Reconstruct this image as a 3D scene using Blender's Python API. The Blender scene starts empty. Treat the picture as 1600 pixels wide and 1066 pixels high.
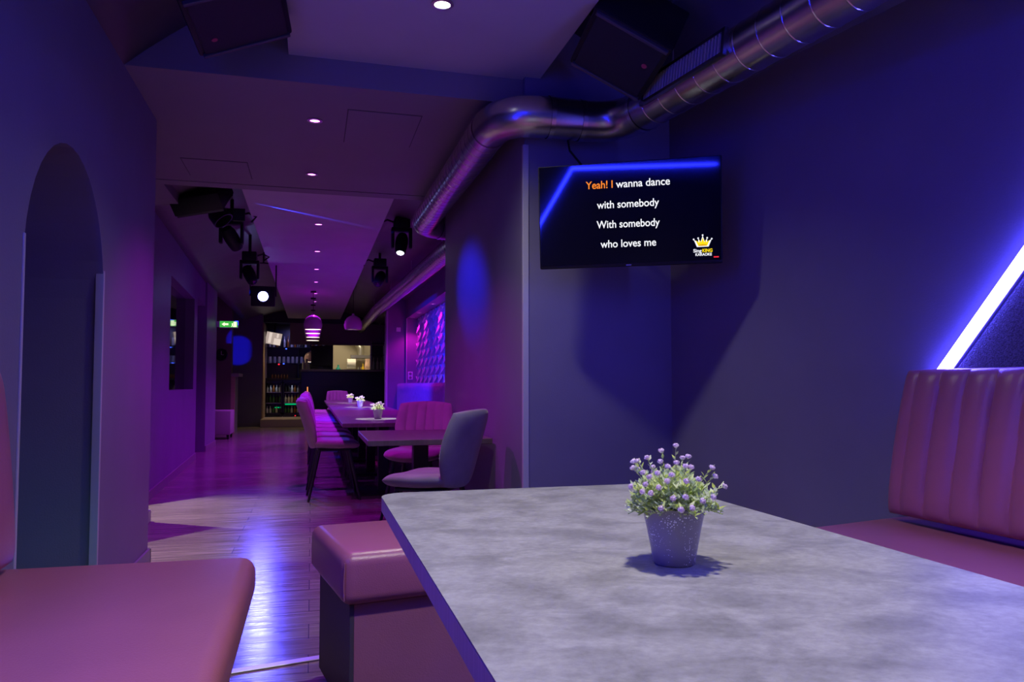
import bpy, bmesh, math, random
from math import sin, cos, pi, radians
from mathutils import Vector, Matrix

random.seed(7)
S = bpy.context.scene
COL = S.collection

# ------------------------------------------------------------------ camera, world, exposure
CAM_H = 1.04
cam = bpy.data.cameras.new('camera'); cam_o = bpy.data.objects.new('camera', cam); COL.objects.link(cam_o)
cam.sensor_width = 36.0; cam.lens = 1173.0 / 1600 * 36; cam.shift_y = 0.00875
cam.clip_start = 0.02; cam.clip_end = 100
YAW = 14.926
cam_o.location = (0, 0, CAM_H)
cam_o.rotation_euler = (radians(90 + 2.6), 0, radians(-YAW))
S.camera = cam_o
w = bpy.data.worlds.new('world'); S.world = w; w.use_nodes = True
w.node_tree.nodes['Background'].inputs[0].default_value = (0.02, 0.015, 0.05, 1)
w.node_tree.nodes['Background'].inputs[1].default_value = 0.3
S.view_settings.view_transform = 'Standard'; S.view_settings.look = 'None'
S.view_settings.exposure = 0.14; S.view_settings.gamma = 1.0; S.view_settings.use_curve_mapping = False
S.cycles.use_denoising = True
S.cycles.max_bounces = 8; S.cycles.diffuse_bounces = 4; S.cycles.glossy_bounces = 4
S.cycles.sample_clamp_indirect = 4.0; S.cycles.blur_glossy = 0.1
S.cycles.caustics_reflective = False; S.cycles.caustics_refractive = False

# light levels in one place
WHITE = (1.0, 0.93, 0.86); BLUE = (0.07, 0.075, 1.0); MAGENTA = (0.48, 0.012, 1.0); PINK = (0.76, 0.012, 1.0); WARM = (1.0, 0.72, 0.38)
P_TABLE, P_PANEL, P_SOFFIT, P_CORR = 158.0, 66.0, 66.0, 165.0
E_NEON = 62.0

# ------------------------------------------------------------------ helpers
def new_bm(): return bmesh.new()

def obj(name, bm, mat, parent=None, smooth=None, loc=None, rot=None):
    me = bpy.data.meshes.new(name)
    bmesh.ops.recalc_face_normals(bm, faces=bm.faces)
    bm.to_mesh(me); bm.free()
    if smooth is not None:
        for p in me.polygons: p.use_smooth = True
        me.set_sharp_from_angle(angle=radians(smooth))
    if mat: me.materials.append(mat)
    o = bpy.data.objects.new(name, me); COL.objects.link(o)
    if parent: o.parent = parent
    if loc: o.location = loc
    if rot: o.rotation_euler = rot
    return o

def tag(o, label=None, cat=None, group=None, kind=None):
    if label: o['label'] = label
    if cat: o['category'] = cat
    if group: o['group'] = group
    if kind: o['kind'] = kind
    return o

def thing(name, label, cat, loc=(0, 0, 0), rz=0.0, group=None):
    o = bpy.data.objects.new(name, None); COL.objects.link(o)
    o.empty_display_size = 0.1
    o.location = loc; o.rotation_euler = (0, 0, rz)
    return tag(o, label, cat, group)

def struct(name, bm, mat, **k):
    return tag(obj(name, bm, mat, **k), kind='structure')

def dup(root, loc, rz, label=None, group=None, rot=None):
    r = root.copy(); COL.objects.link(r); r.location = loc
    r.rotation_euler = rot if rot else (0, 0, rz)
    if label: r['label'] = label
    if group: r['group'] = group
    for ch in list(root.children):
        c = ch.copy(); COL.objects.link(c); c.parent = r
        for g in list(ch.children):
            d = g.copy(); COL.objects.link(d); d.parent = c
    return r

def box(bm, lo, hi, r=0.0, seg=2, M=None):
    c = [(a + b) / 2 for a, b in zip(lo, hi)]; s = [abs(b - a) for a, b in zip(lo, hi)]
    b2 = bmesh.new(); bmesh.ops.create_cube(b2, size=1.0)
    for v in b2.verts: v.co = Vector((v.co.x * s[0] + c[0], v.co.y * s[1] + c[1], v.co.z * s[2] + c[2]))
    if r > 0: bmesh.ops.bevel(b2, geom=list(b2.edges), offset=r, segments=seg, profile=0.5, affect='EDGES')
    merge(bm, b2, M)

def merge(bm, b2, M=None):
    if M is not None:
        for v in b2.verts: v.co = M @ v.co
    me = bpy.data.meshes.new('tmp'); b2.to_mesh(me); b2.free(); bm.from_mesh(me); bpy.data.meshes.remove(me)

def quad(bm, *pts):
    vs = [bm.verts.new(p) for p in pts]; return bm.faces.new(vs)

def prism(bm, pts, z0, z1):
    lo = [bm.verts.new((x, y, z0)) for x, y in pts]; hi = [bm.verts.new((x, y, z1)) for x, y in pts]
    n = len(pts)
    bm.faces.new(lo[::-1]); bm.faces.new(hi)
    for i in range(n): bm.faces.new((lo[i], lo[(i + 1) % n], hi[(i + 1) % n], hi[i]))

def lathe(bm, prof, n=24, M=None):
    """prof: (radius, z) pairs from one end to the other; radius 0 closes."""
    b2 = bmesh.new(); rings = []
    for r, z in prof:
        if r <= 1e-6: rings.append([b2.verts.new((0, 0, z))])
        else: rings.append([b2.verts.new((r * cos(2 * pi * i / n), r * sin(2 * pi * i / n), z)) for i in range(n)])
    for a, b in zip(rings, rings[1:]):
        for i in range(n):
            j = (i + 1) % n
            if len(a) == 1 and len(b) == 1: continue
            if len(a) == 1: b2.faces.new((a[0], b[i], b[j]))
            elif len(b) == 1: b2.faces.new((a[i], a[j], b[0]))
            else: b2.faces.new((a[i], a[j], b[j], b[i]))
    merge(bm, b2, M)

def align(p, q):
    """matrix that takes local z from p towards q"""
    d = (Vector(q) - Vector(p)).normalized()
    return Matrix.Translation(Vector(p)) @ d.to_track_quat('Z', 'Y').to_matrix().to_4x4()

def rod(bm, p, q, r0, r1=None, n=12):
    L = (Vector(q) - Vector(p)).length; r1 = r0 if r1 is None else r1
    lathe(bm, [(0, 0), (r0, 0), (r1, L), (0, L)], n, align(p, q))

def tube(bm, pts, r, n=16, cap=True):
    pts = [Vector(p) for p in pts]; rings = []
    t0 = (pts[1] - pts[0]).normalized()
    up = Vector((0, 0, 1)) if abs(t0.z) < .9 else Vector((1, 0, 0))
    nrm = (up - t0 * up.dot(t0)).normalized()
    for i, p in enumerate(pts):
        t = (pts[min(i + 1, len(pts) - 1)] - pts[max(i - 1, 0)]).normalized()
        nrm = (nrm - t * nrm.dot(t)).normalized(); b = t.cross(nrm)
        rr = r(i / (len(pts) - 1)) if callable(r) else r
        rings.append([bm.verts.new(p + nrm * rr * cos(2 * pi * k / n) + b * rr * sin(2 * pi * k / n)) for k in range(n)])
    for a, b in zip(rings, rings[1:]):
        for k in range(n): bm.faces.new((a[k], a[(k + 1) % n], b[(k + 1) % n], b[k]))
    if cap:
        bm.faces.new(rings[0][::-1]); bm.faces.new(rings[-1])

def pad(bm, fn, thick, nu=24, nv=24, k=0.5, groove=None, edge=8.0, back=1.0):
    """an upholstered shell: fn(a,b) with a,b in -1..1 gives the mid surface, groove(a) a front displacement"""
    def sq(u, v): return u * math.sqrt(1 - k * v * v / 2), v * math.sqrt(1 - k * u * u / 2)
    F, B = [], []
    for j in range(nv + 1):
        fr, br = [], []
        for i in range(nu + 1):
            u = sin(pi / 2 * (2 * i / nu - 1) * .97) / sin(pi / 2 * .97) if groove is None else 2 * i / nu - 1
            v = sin(pi / 2 * (2 * j / nv - 1) * .97) / sin(pi / 2 * .97)
            a, b = sq(u, v)
            p = Vector(fn(a, b)); e = 1e-3
            n = (Vector(fn(a + e, b)) - Vector(fn(a - e, b))).cross(Vector(fn(a, b + e)) - Vector(fn(a, b - e))).normalized()
            m = (1 - abs(u) ** edge) * (1 - abs(v) ** edge)
            h = thick / 2 * math.sqrt(max(0.0, m))
            g = (groove(a, b) if groove else 0) * m
            border = i in (0, nu) or j in (0, nv)
            fv = bm.verts.new(p + n * (h + g)); fr.append(fv)
            br.append(fv if border else bm.verts.new(p - n * h * back))
        F.append(fr); B.append(br)
    for j in range(nv):
        for i in range(nu):
            bm.faces.new((F[j][i], F[j][i + 1], F[j + 1][i + 1], F[j + 1][i]))
            q = (B[j][i], B[j + 1][i], B[j + 1][i + 1], B[j][i + 1])
            if len(set(q)) == 4:
                try: bm.faces.new(q)
                except ValueError: pass

# ------------------------------------------------------------------ materials
def mat(name, col, rough=0.5, metal=0.0, spec=0.5, noise=0.0, nscale=8.0, bump=0.0, bscale=80.0, stretch=None,
        sheen=0.0, emit=None, estr=0.0, coat=0.0, trans=0.0):
    m = bpy.data.materials.new(name); m.use_nodes = True
    nt = m.node_tree; b = nt.nodes['Principled BSDF']
    b.inputs['Base Color'].default_value = (*col, 1); b.inputs['Roughness'].default_value = rough
    b.inputs['Metallic'].default_value = metal; b.inputs['Specular IOR Level'].default_value = spec
    b.inputs['Sheen Weight'].default_value = sheen; b.inputs['Coat Weight'].default_value = coat
    b.inputs['Sheen Roughness'].default_value = 0.35
    b.inputs['Transmission Weight'].default_value = trans
    if emit:
        b.inputs['Emission Color'].default_value = (*emit, 1); b.inputs['Emission Strength'].default_value = estr
    if noise or bump:
        tc = nt.nodes.new('ShaderNodeTexCoord'); mp = nt.nodes.new('ShaderNodeMapping')
        nt.links.new(tc.outputs['Object'], mp.inputs[0])
        if stretch: mp.inputs['Scale'].default_value = stretch
    if noise:
        n = nt.nodes.new('ShaderNodeTexNoise'); n.inputs['Scale'].default_value = nscale; n.inputs['Detail'].default_value = 6
        nt.links.new(mp.outputs[0], n.inputs['Vector'])
        r = nt.nodes.new('ShaderNodeValToRGB')
        r.color_ramp.elements[0].position = .3; r.color_ramp.elements[1].position = .7
        r.color_ramp.elements[0].color = (*[max(0, c * (1 - noise)) for c in col], 1)
        r.color_ramp.elements[1].color = (*[min(1, c * (1 + noise)) for c in col], 1)
        nt.links.new(n.outputs['Fac'], r.inputs[0]); nt.links.new(r.outputs[0], b.inputs['Base Color'])
    if bump:
        n2 = nt.nodes.new('ShaderNodeTexNoise'); n2.inputs['Scale'].default_value = bscale; n2.inputs['Detail'].default_value = 3
        nt.links.new(mp.outputs[0], n2.inputs['Vector'])
        bp = nt.nodes.new('ShaderNodeBump'); bp.inputs['Strength'].default_value = bump; bp.inputs['Distance'].default_value = 0.01
        nt.links.new(n2.outputs['Fac'], bp.inputs['Height']); nt.links.new(bp.outputs[0], b.inputs['Normal'])
    return m

M = {}
M['paint'] = mat('wall_paint', (.205, .19, .265), .50, noise=.06, nscale=2.5, bump=.08, bscale=140, spec=.4)
M['vault'] = mat('vault_paint', (.13, .12, .125), .45, noise=.12, nscale=2, bump=.25, bscale=6)
M['panelp'] = mat('ceiling_panel_paint', (.55, .53, .55), .6, noise=.04, nscale=3)
M['soffit'] = mat('soffit_paint', (.24, .225, .235), .55, noise=.04, nscale=3)
M['dark'] = mat('black_paint', (.012, .011, .016), .45)
M['blackmetal'] = mat('black_metal', (.012, .012, .014), .35, spec=.5)
M['blackplastic'] = mat('black_plastic', (.008, .008, .011), .5, spec=.3, bump=.2, bscale=300)
M['grille'] = mat('speaker_grille', (.012, .011, .018), .5, bump=.6, bscale=420)
M['leather'] = mat('rose_leather', (.38, .118, .205), .31, noise=.05, nscale=5, bump=.10, bscale=260, spec=.5)
M['leather2'] = mat('rose_leather_panel', (.36, .13, .20), .45, noise=.05, nscale=5, bump=.12, bscale=220)
M['plumpanel'] = mat('dark_bench_base', (.07, .055, .075), .55, bump=.1, bscale=200)
M['velvet'] = mat('taupe_velvet', (.36, .21, .29), .85, noise=.08, nscale=9, sheen=.5)
M['greyvelvet'] = mat('grey_velvet', (.27, .25, .26), .85, noise=.14, nscale=7, sheen=.35)
M['bluevelvet'] = mat('ribbed_velvet', (.20, .20, .34), .8, noise=.15, nscale=14, sheen=.4)
M['galv'] = mat('galvanised_steel', (.58, .57, .58), .27, metal=1, noise=.12, nscale=5, bump=.05, bscale=14)
M['galvband'] = mat('duct_band', (.75, .74, .76), .22, metal=1)
M['trim'] = mat('corner_profile', (.48, .47, .52), .40, spec=.5)
M['skirt'] = mat('skirting', (.22, .20, .22), .4)
M['threshold'] = mat('threshold_metal', (.80, .78, .72), .32, metal=.5)
M['darktable'] = mat('dining_table_top', (.13, .10, .105), .33, noise=.18, nscale=6, stretch=(6, .8, 1))
M['black'] = mat('gloss_black', (.008, .008, .012), .22, spec=.5)
M['mirror'] = mat('tinted_glass', (.30, .30, .34), .03, metal=1)
M['white'] = mat('white_enamel', (.78, .77, .75), .35)
M['cream'] = mat('cream_tile', (.60, .55, .45), .4)
M['steel'] = mat('brushed_steel', (.62, .62, .60), .3, metal=1)
M['whitepot'] = mat('white_pot', (.62, .60, .66), .35)
M['screen'] = mat('screen_glass', (.004, .004, .006), .045, spec=.6)
M['enamelpink'] = mat('pendant_enamel', (.62, .42, .50), .25, coat=.3)
M['upholst'] = mat('grey_upholstery', (.32, .28, .29), .8)
M['wood'] = mat('light_wood', (.42, .30, .20), .45, noise=.12, nscale=4, stretch=(1, 8, 8))
M['stepm'] = mat('step_tile', (.42, .34, .27), .4)
M['acoustic'] = mat('acoustic_felt', (.15, .14, .17), .95, noise=.45, nscale=160, bump=.5, bscale=200)
M['reliefm'] = mat('relief_panel', (.50, .47, .52), .18, spec=.8)
M['cable'] = mat('cable_rubber', (.008, .008, .01), .5)

def emat(name, col, s):
    m = bpy.data.materials.new(name); m.use_nodes = True; nt = m.node_tree
    nt.nodes.clear(); e = nt.nodes.new('ShaderNodeEmission'); o = nt.nodes.new('ShaderNodeOutputMaterial')
    e.inputs[0].default_value = (*col, 1); e.inputs[1].default_value = s
    nt.links.new(e.outputs[0], o.inputs[0]); return m
M['ledstrip'] = emat('blue_led_strip', (.012, .018, 1.0), E_NEON * 2.0)
M['neon'] = emat('neon_glow', (.085, .075, 1.0), E_NEON)
M['lampwhite'] = emat('white_lamp', (1.0, .97, .92), 12)
M['lamppink'] = emat('pink_lamp', (1.0, .22, 1.0), 5)
M['lampwarm'] = emat('warm_lamp', (1.0, .88, .62), 3.0)
M['lampblue'] = emat('blue_lamp', (.32, .34, 1.0), 14)
M['lampspot'] = emat('cold_lamp', (.85, .92, 1.0), 8)
M['txt'] = emat('lyric_white', (.92, .93, 1.0), .95)
M['orange'] = emat('lyric_orange', (1.0, .25, .03), .95)
M['yellow'] = emat('crown_yellow', (1.0, .74, .01), .95)
M['gold'] = emat('crown_gold', (.85, .45, .01), .8)
M['red'] = emat('red_mark', (1.0, .03, .06), .9)
M['reddot'] = mat('red_badge', (.45, .05, .10), .5)
M['exitg'] = emat('exit_green', (.05, .42, .06), 1.0)
M['exitw'] = emat('exit_white', (.85, 1.0, .62), 1.1)
M['ledred'] = emat('red_led', (1.0, .02, .05), 2.0)
M['ledblue'] = emat('blue_led', (.05, .12, 1.0), 2.0)
M['ledgreen'] = emat('green_led', (.0, .8, .25), .5)
M['ledorange'] = emat('orange_strip', (1.0, .30, .08), 1.2)
M['tvpic'] = emat('bar_screen', (.46, .36, .32), .9)
M['tvpic2'] = emat('bar_screen_bright', (.75, .62, .55), .9)

# wood floor: planks across the room
def floor_mat():
    m = bpy.data.materials.new('wood_floor'); m.use_nodes = True; nt = m.node_tree; b = nt.nodes['Principled BSDF']
    N = nt.nodes.new; L = nt.links.new
    tc = N('ShaderNodeTexCoord'); br = N('ShaderNodeTexBrick'); L(tc.outputs['Object'], br.inputs[0])
    br.inputs['Scale'].default_value = 1.0; br.inputs['Brick Width'].default_value = 1.25; br.inputs['Row Height'].default_value = .19
    br.inputs['Mortar Size'].default_value = .002; br.offset = .37
    br.inputs['Color1'].default_value = (.21, .175, .16, 1); br.inputs['Color2'].default_value = (.27, .23, .21, 1); br.inputs['Mortar'].default_value = (.06, .05, .05, 1)
    mp = N('ShaderNodeMapping'); mp.inputs['Scale'].default_value = (1.2, 26, 1); L(tc.outputs['Object'], mp.inputs[0])
    n = N('ShaderNodeTexNoise'); n.inputs['Scale'].default_value = 2.2; n.inputs['Detail'].default_value = 8; L(mp.outputs[0], n.inputs['Vector'])
    r = N('ShaderNodeMapRange'); r.inputs[1].default_value = .3; r.inputs[2].default_value = .7; r.inputs[3].default_value = .55; r.inputs[4].default_value = 1.25
    L(n.outputs['Fac'], r.inputs[0])
    mx = N('ShaderNodeVectorMath'); mx.operation = 'MULTIPLY'; L(br.outputs['Color'], mx.inputs[0]); L(r.outputs[0], mx.inputs[1])
    L(mx.outputs[0], b.inputs['Base Color'])
    b.inputs['Specular IOR Level'].default_value = .55
    rr = N('ShaderNodeMapRange'); rr.inputs[1].default_value = .3; rr.inputs[2].default_value = .7; rr.inputs[3].default_value = .13; rr.inputs[4].default_value = .25
    L(n.outputs['Fac'], rr.inputs[0]); L(rr.outputs[0], b.inputs['Roughness'])
    bp = N('ShaderNodeBump'); bp.inputs['Strength'].default_value = .35; bp.inputs['Distance'].default_value = .004
    L(n.outputs['Fac'], bp.inputs['Height']); L(bp.outputs[0], b.inputs['Normal'])
    return m
M['floor'] = floor_mat()

def concrete_mat():
    m = bpy.data.materials.new('concrete_laminate'); m.use_nodes = True; nt = m.node_tree; b = nt.nodes['Principled BSDF']
    N = nt.nodes.new; L = nt.links.new
    tc = N('ShaderNodeTexCoord'); mp = N('ShaderNodeMapping'); mp.inputs['Scale'].default_value = (1, 1.25, 1); mp.inputs['Rotation'].default_value = (0, 0, .5)
    L(tc.outputs['Object'], mp.inputs[0])
    a = N('ShaderNodeTexNoise'); a.inputs['Scale'].default_value = 9.5; a.inputs['Detail'].default_value = 12; a.inputs['Roughness'].default_value = .62; a.inputs['Distortion'].default_value = .4
    c = N('ShaderNodeTexNoise'); c.inputs['Scale'].default_value = 60; c.inputs['Detail'].default_value = 6; c.inputs['Roughness'].default_value = .7
    L(mp.outputs[0], a.inputs['Vector']); L(mp.outputs[0], c.inputs['Vector'])
    r = N('ShaderNodeValToRGB'); r.color_ramp.elements[0].position = .36; r.color_ramp.elements[1].position = .60
    r.color_ramp.elements[0].color = (.185, .183, .165, 1); r.color_ramp.elements[1].color = (.305, .302, .272, 1)
    L(a.outputs['Fac'], r.inputs[0])
    q = N('ShaderNodeMapRange'); q.inputs[1].default_value = .3; q.inputs[2].default_value = .7; q.inputs[3].default_value = .78; q.inputs[4].default_value = 1.14
    L(c.outputs['Fac'], q.inputs[0])
    mx = N('ShaderNodeVectorMath'); mx.operation = 'MULTIPLY'; L(r.outputs[0], mx.inputs[0]); L(q.outputs[0], mx.inputs[1])
    L(mx.outputs[0], b.inputs['Base Color']); b.inputs['Roughness'].default_value = .5; b.inputs['Specular IOR Level'].default_value = .35
    return m
M['concrete'] = concrete_mat()

def island_mat(name, cols, rough):
    m = bpy.data.materials.new(name); m.use_nodes = True; nt = m.node_tree; b = nt.nodes['Principled BSDF']
    g = nt.nodes.new('ShaderNodeNewGeometry'); r = nt.nodes.new('ShaderNodeValToRGB')
    while len(r.color_ramp.elements) < len(cols): r.color_ramp.elements.new(.5)
    for i, c in enumerate(cols):
        r.color_ramp.elements[i].position = i / (len(cols) - 1); r.color_ramp.elements[i].color = (*c, 1)
    nt.links.new(g.outputs['Random Per Island'], r.inputs[0]); nt.links.new(r.outputs[0], b.inputs['Base Color'])
    b.inputs['Roughness'].default_value = rough
    tr = nt.nodes.new('ShaderNodeBsdfTranslucent'); nt.links.new(r.outputs[0], tr.inputs[0]); mx = nt.nodes.new('ShaderNodeMixShader'); mx.inputs[0].default_value = .42
    nt.links.new(b.outputs[0], mx.inputs[1]); nt.links.new(tr.outputs[0], mx.inputs[2]); nt.links.new(mx.outputs[0], nt.nodes['Material Output'].inputs[0]); return m
M['leaf'] = island_mat('foliage_green', [(.30, .42, .24), (.58, .70, .14), (.76, .86, .42), (.46, .58, .38), (.86, .92, .64), (.66, .80, .20)], .5)
M['petal'] = island_mat('lilac_petals', [(.72, .48, .72), (.88, .72, .88), (.95, .90, .93)], .6)
M['calyx'] = mat('calyx_green', (.30, .40, .12), .5)
M['calyx2'] = M['calyx']

def pot_mat():
    m = bpy.data.materials.new('speckled_pot'); m.use_nodes = True; nt = m.node_tree; b = nt.nodes['Principled BSDF']
    N = nt.nodes.new; L = nt.links.new
    tc = N('ShaderNodeTexCoord'); v = N('ShaderNodeTexVoronoi'); v.inputs['Scale'].default_value = 270; L(tc.outputs['Object'], v.inputs['Vector'])
    n = N('ShaderNodeTexNoise'); n.inputs['Scale'].default_value = 26; L(tc.outputs['Object'], n.inputs['Vector'])
    sub = N('ShaderNodeMath'); sub.operation = 'SUBTRACT'; L(n.outputs['Fac'], sub.inputs[0]); L(v.outputs['Distance'], sub.inputs[1])
    r = N('ShaderNodeValToRGB'); r.color_ramp.elements[0].position = .31; r.color_ramp.elements[1].position = .37
    r.color_ramp.elements[0].color = (.25, .22, .275, 1); r.color_ramp.elements[1].color = (.85, .83, .90, 1)
    L(sub.outputs[0], r.inputs[0]); L(r.outputs[0], b.inputs['Base Color']); b.inputs['Roughness'].default_value = .3
    return m
M['pot'] = pot_mat()

# ------------------------------------------------------------------ lights
def spot(name, loc, target, power, col, size=100, blend=.6, radius=.04, parent=None):
    l = bpy.data.lights.new(name, 'SPOT'); l.energy = power; l.color = col; l.spot_size = radians(size); l.spot_blend = blend; l.shadow_soft_size = radius
    o = bpy.data.objects.new(name, l); COL.objects.link(o)
    o.rotation_euler = (Vector(target) - Vector(loc)).to_track_quat('-Z', 'Y').to_euler(); o.location = loc
    return o
def area(name, loc, target, power, col, sx, sy):
    l = bpy.data.lights.new(name, 'AREA'); l.shape = 'RECTANGLE'; l.size = sx; l.size_y = sy; l.energy = power; l.color = col
    o = bpy.data.objects.new(name, l); COL.objects.link(o)
    o.rotation_euler = (Vector(target) - Vector(loc)).to_track_quat('-Z', 'Y').to_euler(); o.location = loc
    return o

# ================================================================== THE SETTING
T12 = .2217
def rwx(y): return 1.996 + T12 * (3.93 - y)          # face of the right wall
WALL_TOP = 2.6

bm = new_bm(); box(bm, (-4.2, -2.7, -.1), (4.0, 24, 0)); struct('floor', bm, M['floor'])
bm = new_bm(); box(bm, (-.55, 2.915, 0), (1.9, 2.955, .006), .002, 1)
R = Matrix.Translation((.05, 2.985, 0)) @ Matrix.Rotation(radians(11.5), 4, 'Z') @ Matrix.Translation((-.05, -2.93, 0))
for v in bm.verts: v.co = R @ v.co
struct('trim_threshold', bm, M['threshold'])

# left wall with the arched passage (thick wall, deep reveal)
A0, A1, AS, AT = 2.73, 3.70, 1.42, 1.955
def arch_pts(n=20):
    c = (A0 + A1) / 2; hw = (A1 - A0) / 2
    return [(c - hw * cos(pi * i / n), AS + (AT - AS) * sin(pi * i / n)) for i in range(n + 1)]
bm = new_bm()
XW, XB = -.905, -1.42
box(bm, (XB, -2.6, 0), (XW, A0, WALL_TOP)); box(bm, (XB, A1, 0), (XW, 4.78, WALL_TOP))
ap = arch_pts()
for (y0, z0), (y1, z1) in zip(ap, ap[1:]):
    f = [bm.verts.new((XW, y, z)) for y, z in ((y0, z0), (y1, z1), (y1, WALL_TOP), (y0, WALL_TOP))]; bm.faces.new(f)
    f = [bm.verts.new((x, y, z)) for x, y, z in ((XW, y0, z0), (XB, y0, z0), (XB, y1, z1), (XW, y1, z1))]; bm.faces.new(f)
    f = [bm.verts.new((XB, y, z)) for y, z in ((y0, z0), (y1, z1), (y1, WALL_TOP), (y0, WALL_TOP))]; bm.faces.new(f)
quad(bm, (XW, A0, WALL_TOP), (XW, A1, WALL_TOP), (XB, A1, WALL_TOP), (XB, A0, WALL_TOP))
bmesh.ops.remove_doubles(bm, verts=bm.verts, dist=1e-5)
struct('wall_left', bm, M['paint'])
bm = new_bm(); box(bm, (XB - .1, A0 - .6, 0), (XB - .02, A1 + .6, WALL_TOP)); struct('wall_passage', bm, M['paint'])
for i, (y, z1) in enumerate(((A0 - .006, 1.53), (A1 - .012, 1.545))):
    bm = new_bm(); box(bm, (XW - .03, y, 0.0), (XW + .004, y + .018, z1), .002, 1); struct('trim_arch', bm, M['trim'])
bm = new_bm(); box(bm, (XW, 3.73, 0), (XW + .015, 4.80, .09), .003, 1); box(bm, (XW - .3, 4.78, 0), (XW + .015, 4.795, .09)); struct('baseboard_left', bm, M['skirt'])

# side room behind the near left wall, stub wall between its two openings
bm = new_bm(); box(bm, (-1.62, 5.27, 0), (-1.185, 6.24, 2.62)); struct('wall_stub', bm, M['paint'])
bm = new_bm(); box(bm, (-1.62, 5.255, 0), (-1.165, 6.255, .09), .003, 1); struct('baseboard_stub', bm, M['skirt'])
bm = new_bm(); box(bm, (-4.0, 4.68, 0), (-1.42, 4.78, 2.62)); box(bm, (-4.0, 4.78, 0), (-3.9, 7.15, 2.62)); struct('wall_side_room', bm, M['paint'])
bm = new_bm(); box(bm, (-4.0, 4.68, 2.62), (-1.15, 7.16, 2.72)); struct('ceiling_side_room', bm, M['soffit'])

# corridor left wall, slightly skewed, with the mirror recess and a doorway
def lwx(y): return -1.397 - .0415 * (y - 7.345)
D = .12
bm = new_bm()
def wl(y0, y1, z0, z1, d0=0.0):
    pts = [(lwx(y0) - d0, y0), (lwx(y1) - d0, y1), (lwx(y1) - .5, y1), (lwx(y0) - .5, y0)]
    prism(bm, pts, z0, z1)
MY0, MY1, MZ0, MZ1 = 8.55, 10.9, .97, 2.19
wl(7.05, MY0, 0, 2.63); wl(MY0, MY1, 0, MZ0); wl(MY0, MY1, MZ1, 2.63); wl(MY1, 11.3, 0, 2.63); wl(MY0, MY1, MZ0, MZ1, D + .02)
wl(11.3, 12.43, 2.25, 2.63); wl(11.3, 12.43, 0, 2.25, .35)
prism(bm, [(-1.58, 12.43), (-1.58, 13.69), (-2.1, 13.69), (-2.1, 12.43)], 0, 2.63)
struct('wall_corridor', bm, M['paint'])
bm = new_bm()
prism(bm, [(lwx(7.05) + .014, 7.05), (lwx(11.3) + .014, 11.3), (lwx(11.3), 11.3), (lwx(7.05), 7.05)], 0, .085)
box(bm, (-1.58, 12.43, 0), (-1.564, 13.7, .085))
struct('baseboard_corridor', bm, M['skirt'])
mir = obj('mirror', (lambda b: (quad(b, (lwx(MY0) - D, MY0, MZ0), (lwx(MY1) - D, MY1, MZ0), (lwx(MY1) - D, MY1, MZ1), (lwx(MY0) - D, MY0, MZ1)), b)[1])(new_bm()), M['mirror'])
tag(mir, 'dark tinted mirror set in a recess of the left corridor wall', 'mirror')
mod = mir.modifiers.new('thick', 'SOLIDIFY'); mod.thickness = .012; mod.offset = 0

# alcove beyond the corridor wall: brown end wall, blue wall, bar jamb
bm = new_bm(); box(bm, (-3.4, 17.0, 0), (-1.66, 17.3, 3.2)); struct('wall_alcove', bm, mat('brown_paint', (.16, .13, .11), .6))
bm = new_bm(); box(bm, (-2.4, 13.69, 0), (-2.3, 17.0, 3.2)); struct('wall_alcove_side', bm, M['paint'])
bm = new_bm(); box(bm, (-3.4, 19.4, 0), (-1.185, 21.3, 3.2)); struct('wall_bar_jamb', bm, M['paint'])
bm = new_bm(); box(bm, (-2.4, 19.385, 0), (-1.17, 19.4, .09)); struct('baseboard_bar', bm, M['skirt'])
bm = new_bm(); box(bm, (-1.185, 19.39, .2), (-1.15, 21.0, 2.55), .004, 1); struct('trim_bar', bm, M['wood'])
bm = new_bm(); box(bm, (-3.4, 17.3, 0), (-3.3, 19.4, 3.2)); struct('wall_alcove_back', bm, M['paint'])

spot('passage_fill', (-1.15, 2.95, .25), (-1.15, 3.7, .15), 1.1, (.05, .55, .75), 150, .8, .05)  # cyan fill added low in the reveal, no lamp body

# right side: pillar block, right wall (skewed), recess wall with lit niche
bm = new_bm(); prism(bm, [(1.12, 3.93), (rwx(3.93), 3.93), (3.0, 3.93), (3.0, 6.47), (1.12, 6.47)], 0, 3.4); struct('wall_pillar', bm, M['paint'])
bm = new_bm(); box(bm, (1.108, 3.922, 0), (1.142, 3.934, 2.36), .003, 1); box(bm, (1.112, 3.926, 0), (1.124, 3.96, 2.36)); struct('trim_pillar', bm, M['trim'])
bm = new_bm(); prism(bm, [(rwx(3.93), 3.93), (rwx(-2.6), -2.6), (rwx(-2.6) + .3, -2.6), (3.0, 3.93)], 0, WALL_TOP + .05); struct('wall_right', bm, M['paint'])
bm = new_bm(); box(bm, (-1.5, -2.7, 0), (3.9, -2.6, 3.4)); struct('wall_back', bm, M['paint'])
NY0, NY1, NZ0, NZ1, XR = 7.6, 14.06, 1.03, 2.265, 1.70
bm = new_bm()
box(bm, (XR, 6.47, 0), (XR + .4, NY0, 3.0)); box(bm, (XR, NY0, 0), (XR + .4, NY1, NZ0)); box(bm, (XR, NY0, NZ1), (XR + .4, NY1, 3.0)); box(bm, (XR + .23, NY0, NZ0), (XR + .4, NY1, NZ1))
box(bm, (XR, NY1, 0), (XR + .4, 14.12, 3.0))
struct('wall_recess', bm, M['paint'])
bm = new_bm(); box(bm, (1.345, 14.12, 0), (2.1, 14.5, 3.2)); struct('wall_column', bm, M['paint'])
bm = new_bm(); box(bm, (1.335, 14.112, 0), (1.365, 14.14, 2.4), .003, 1); struct('trim_column', bm, M['trim'])
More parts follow.
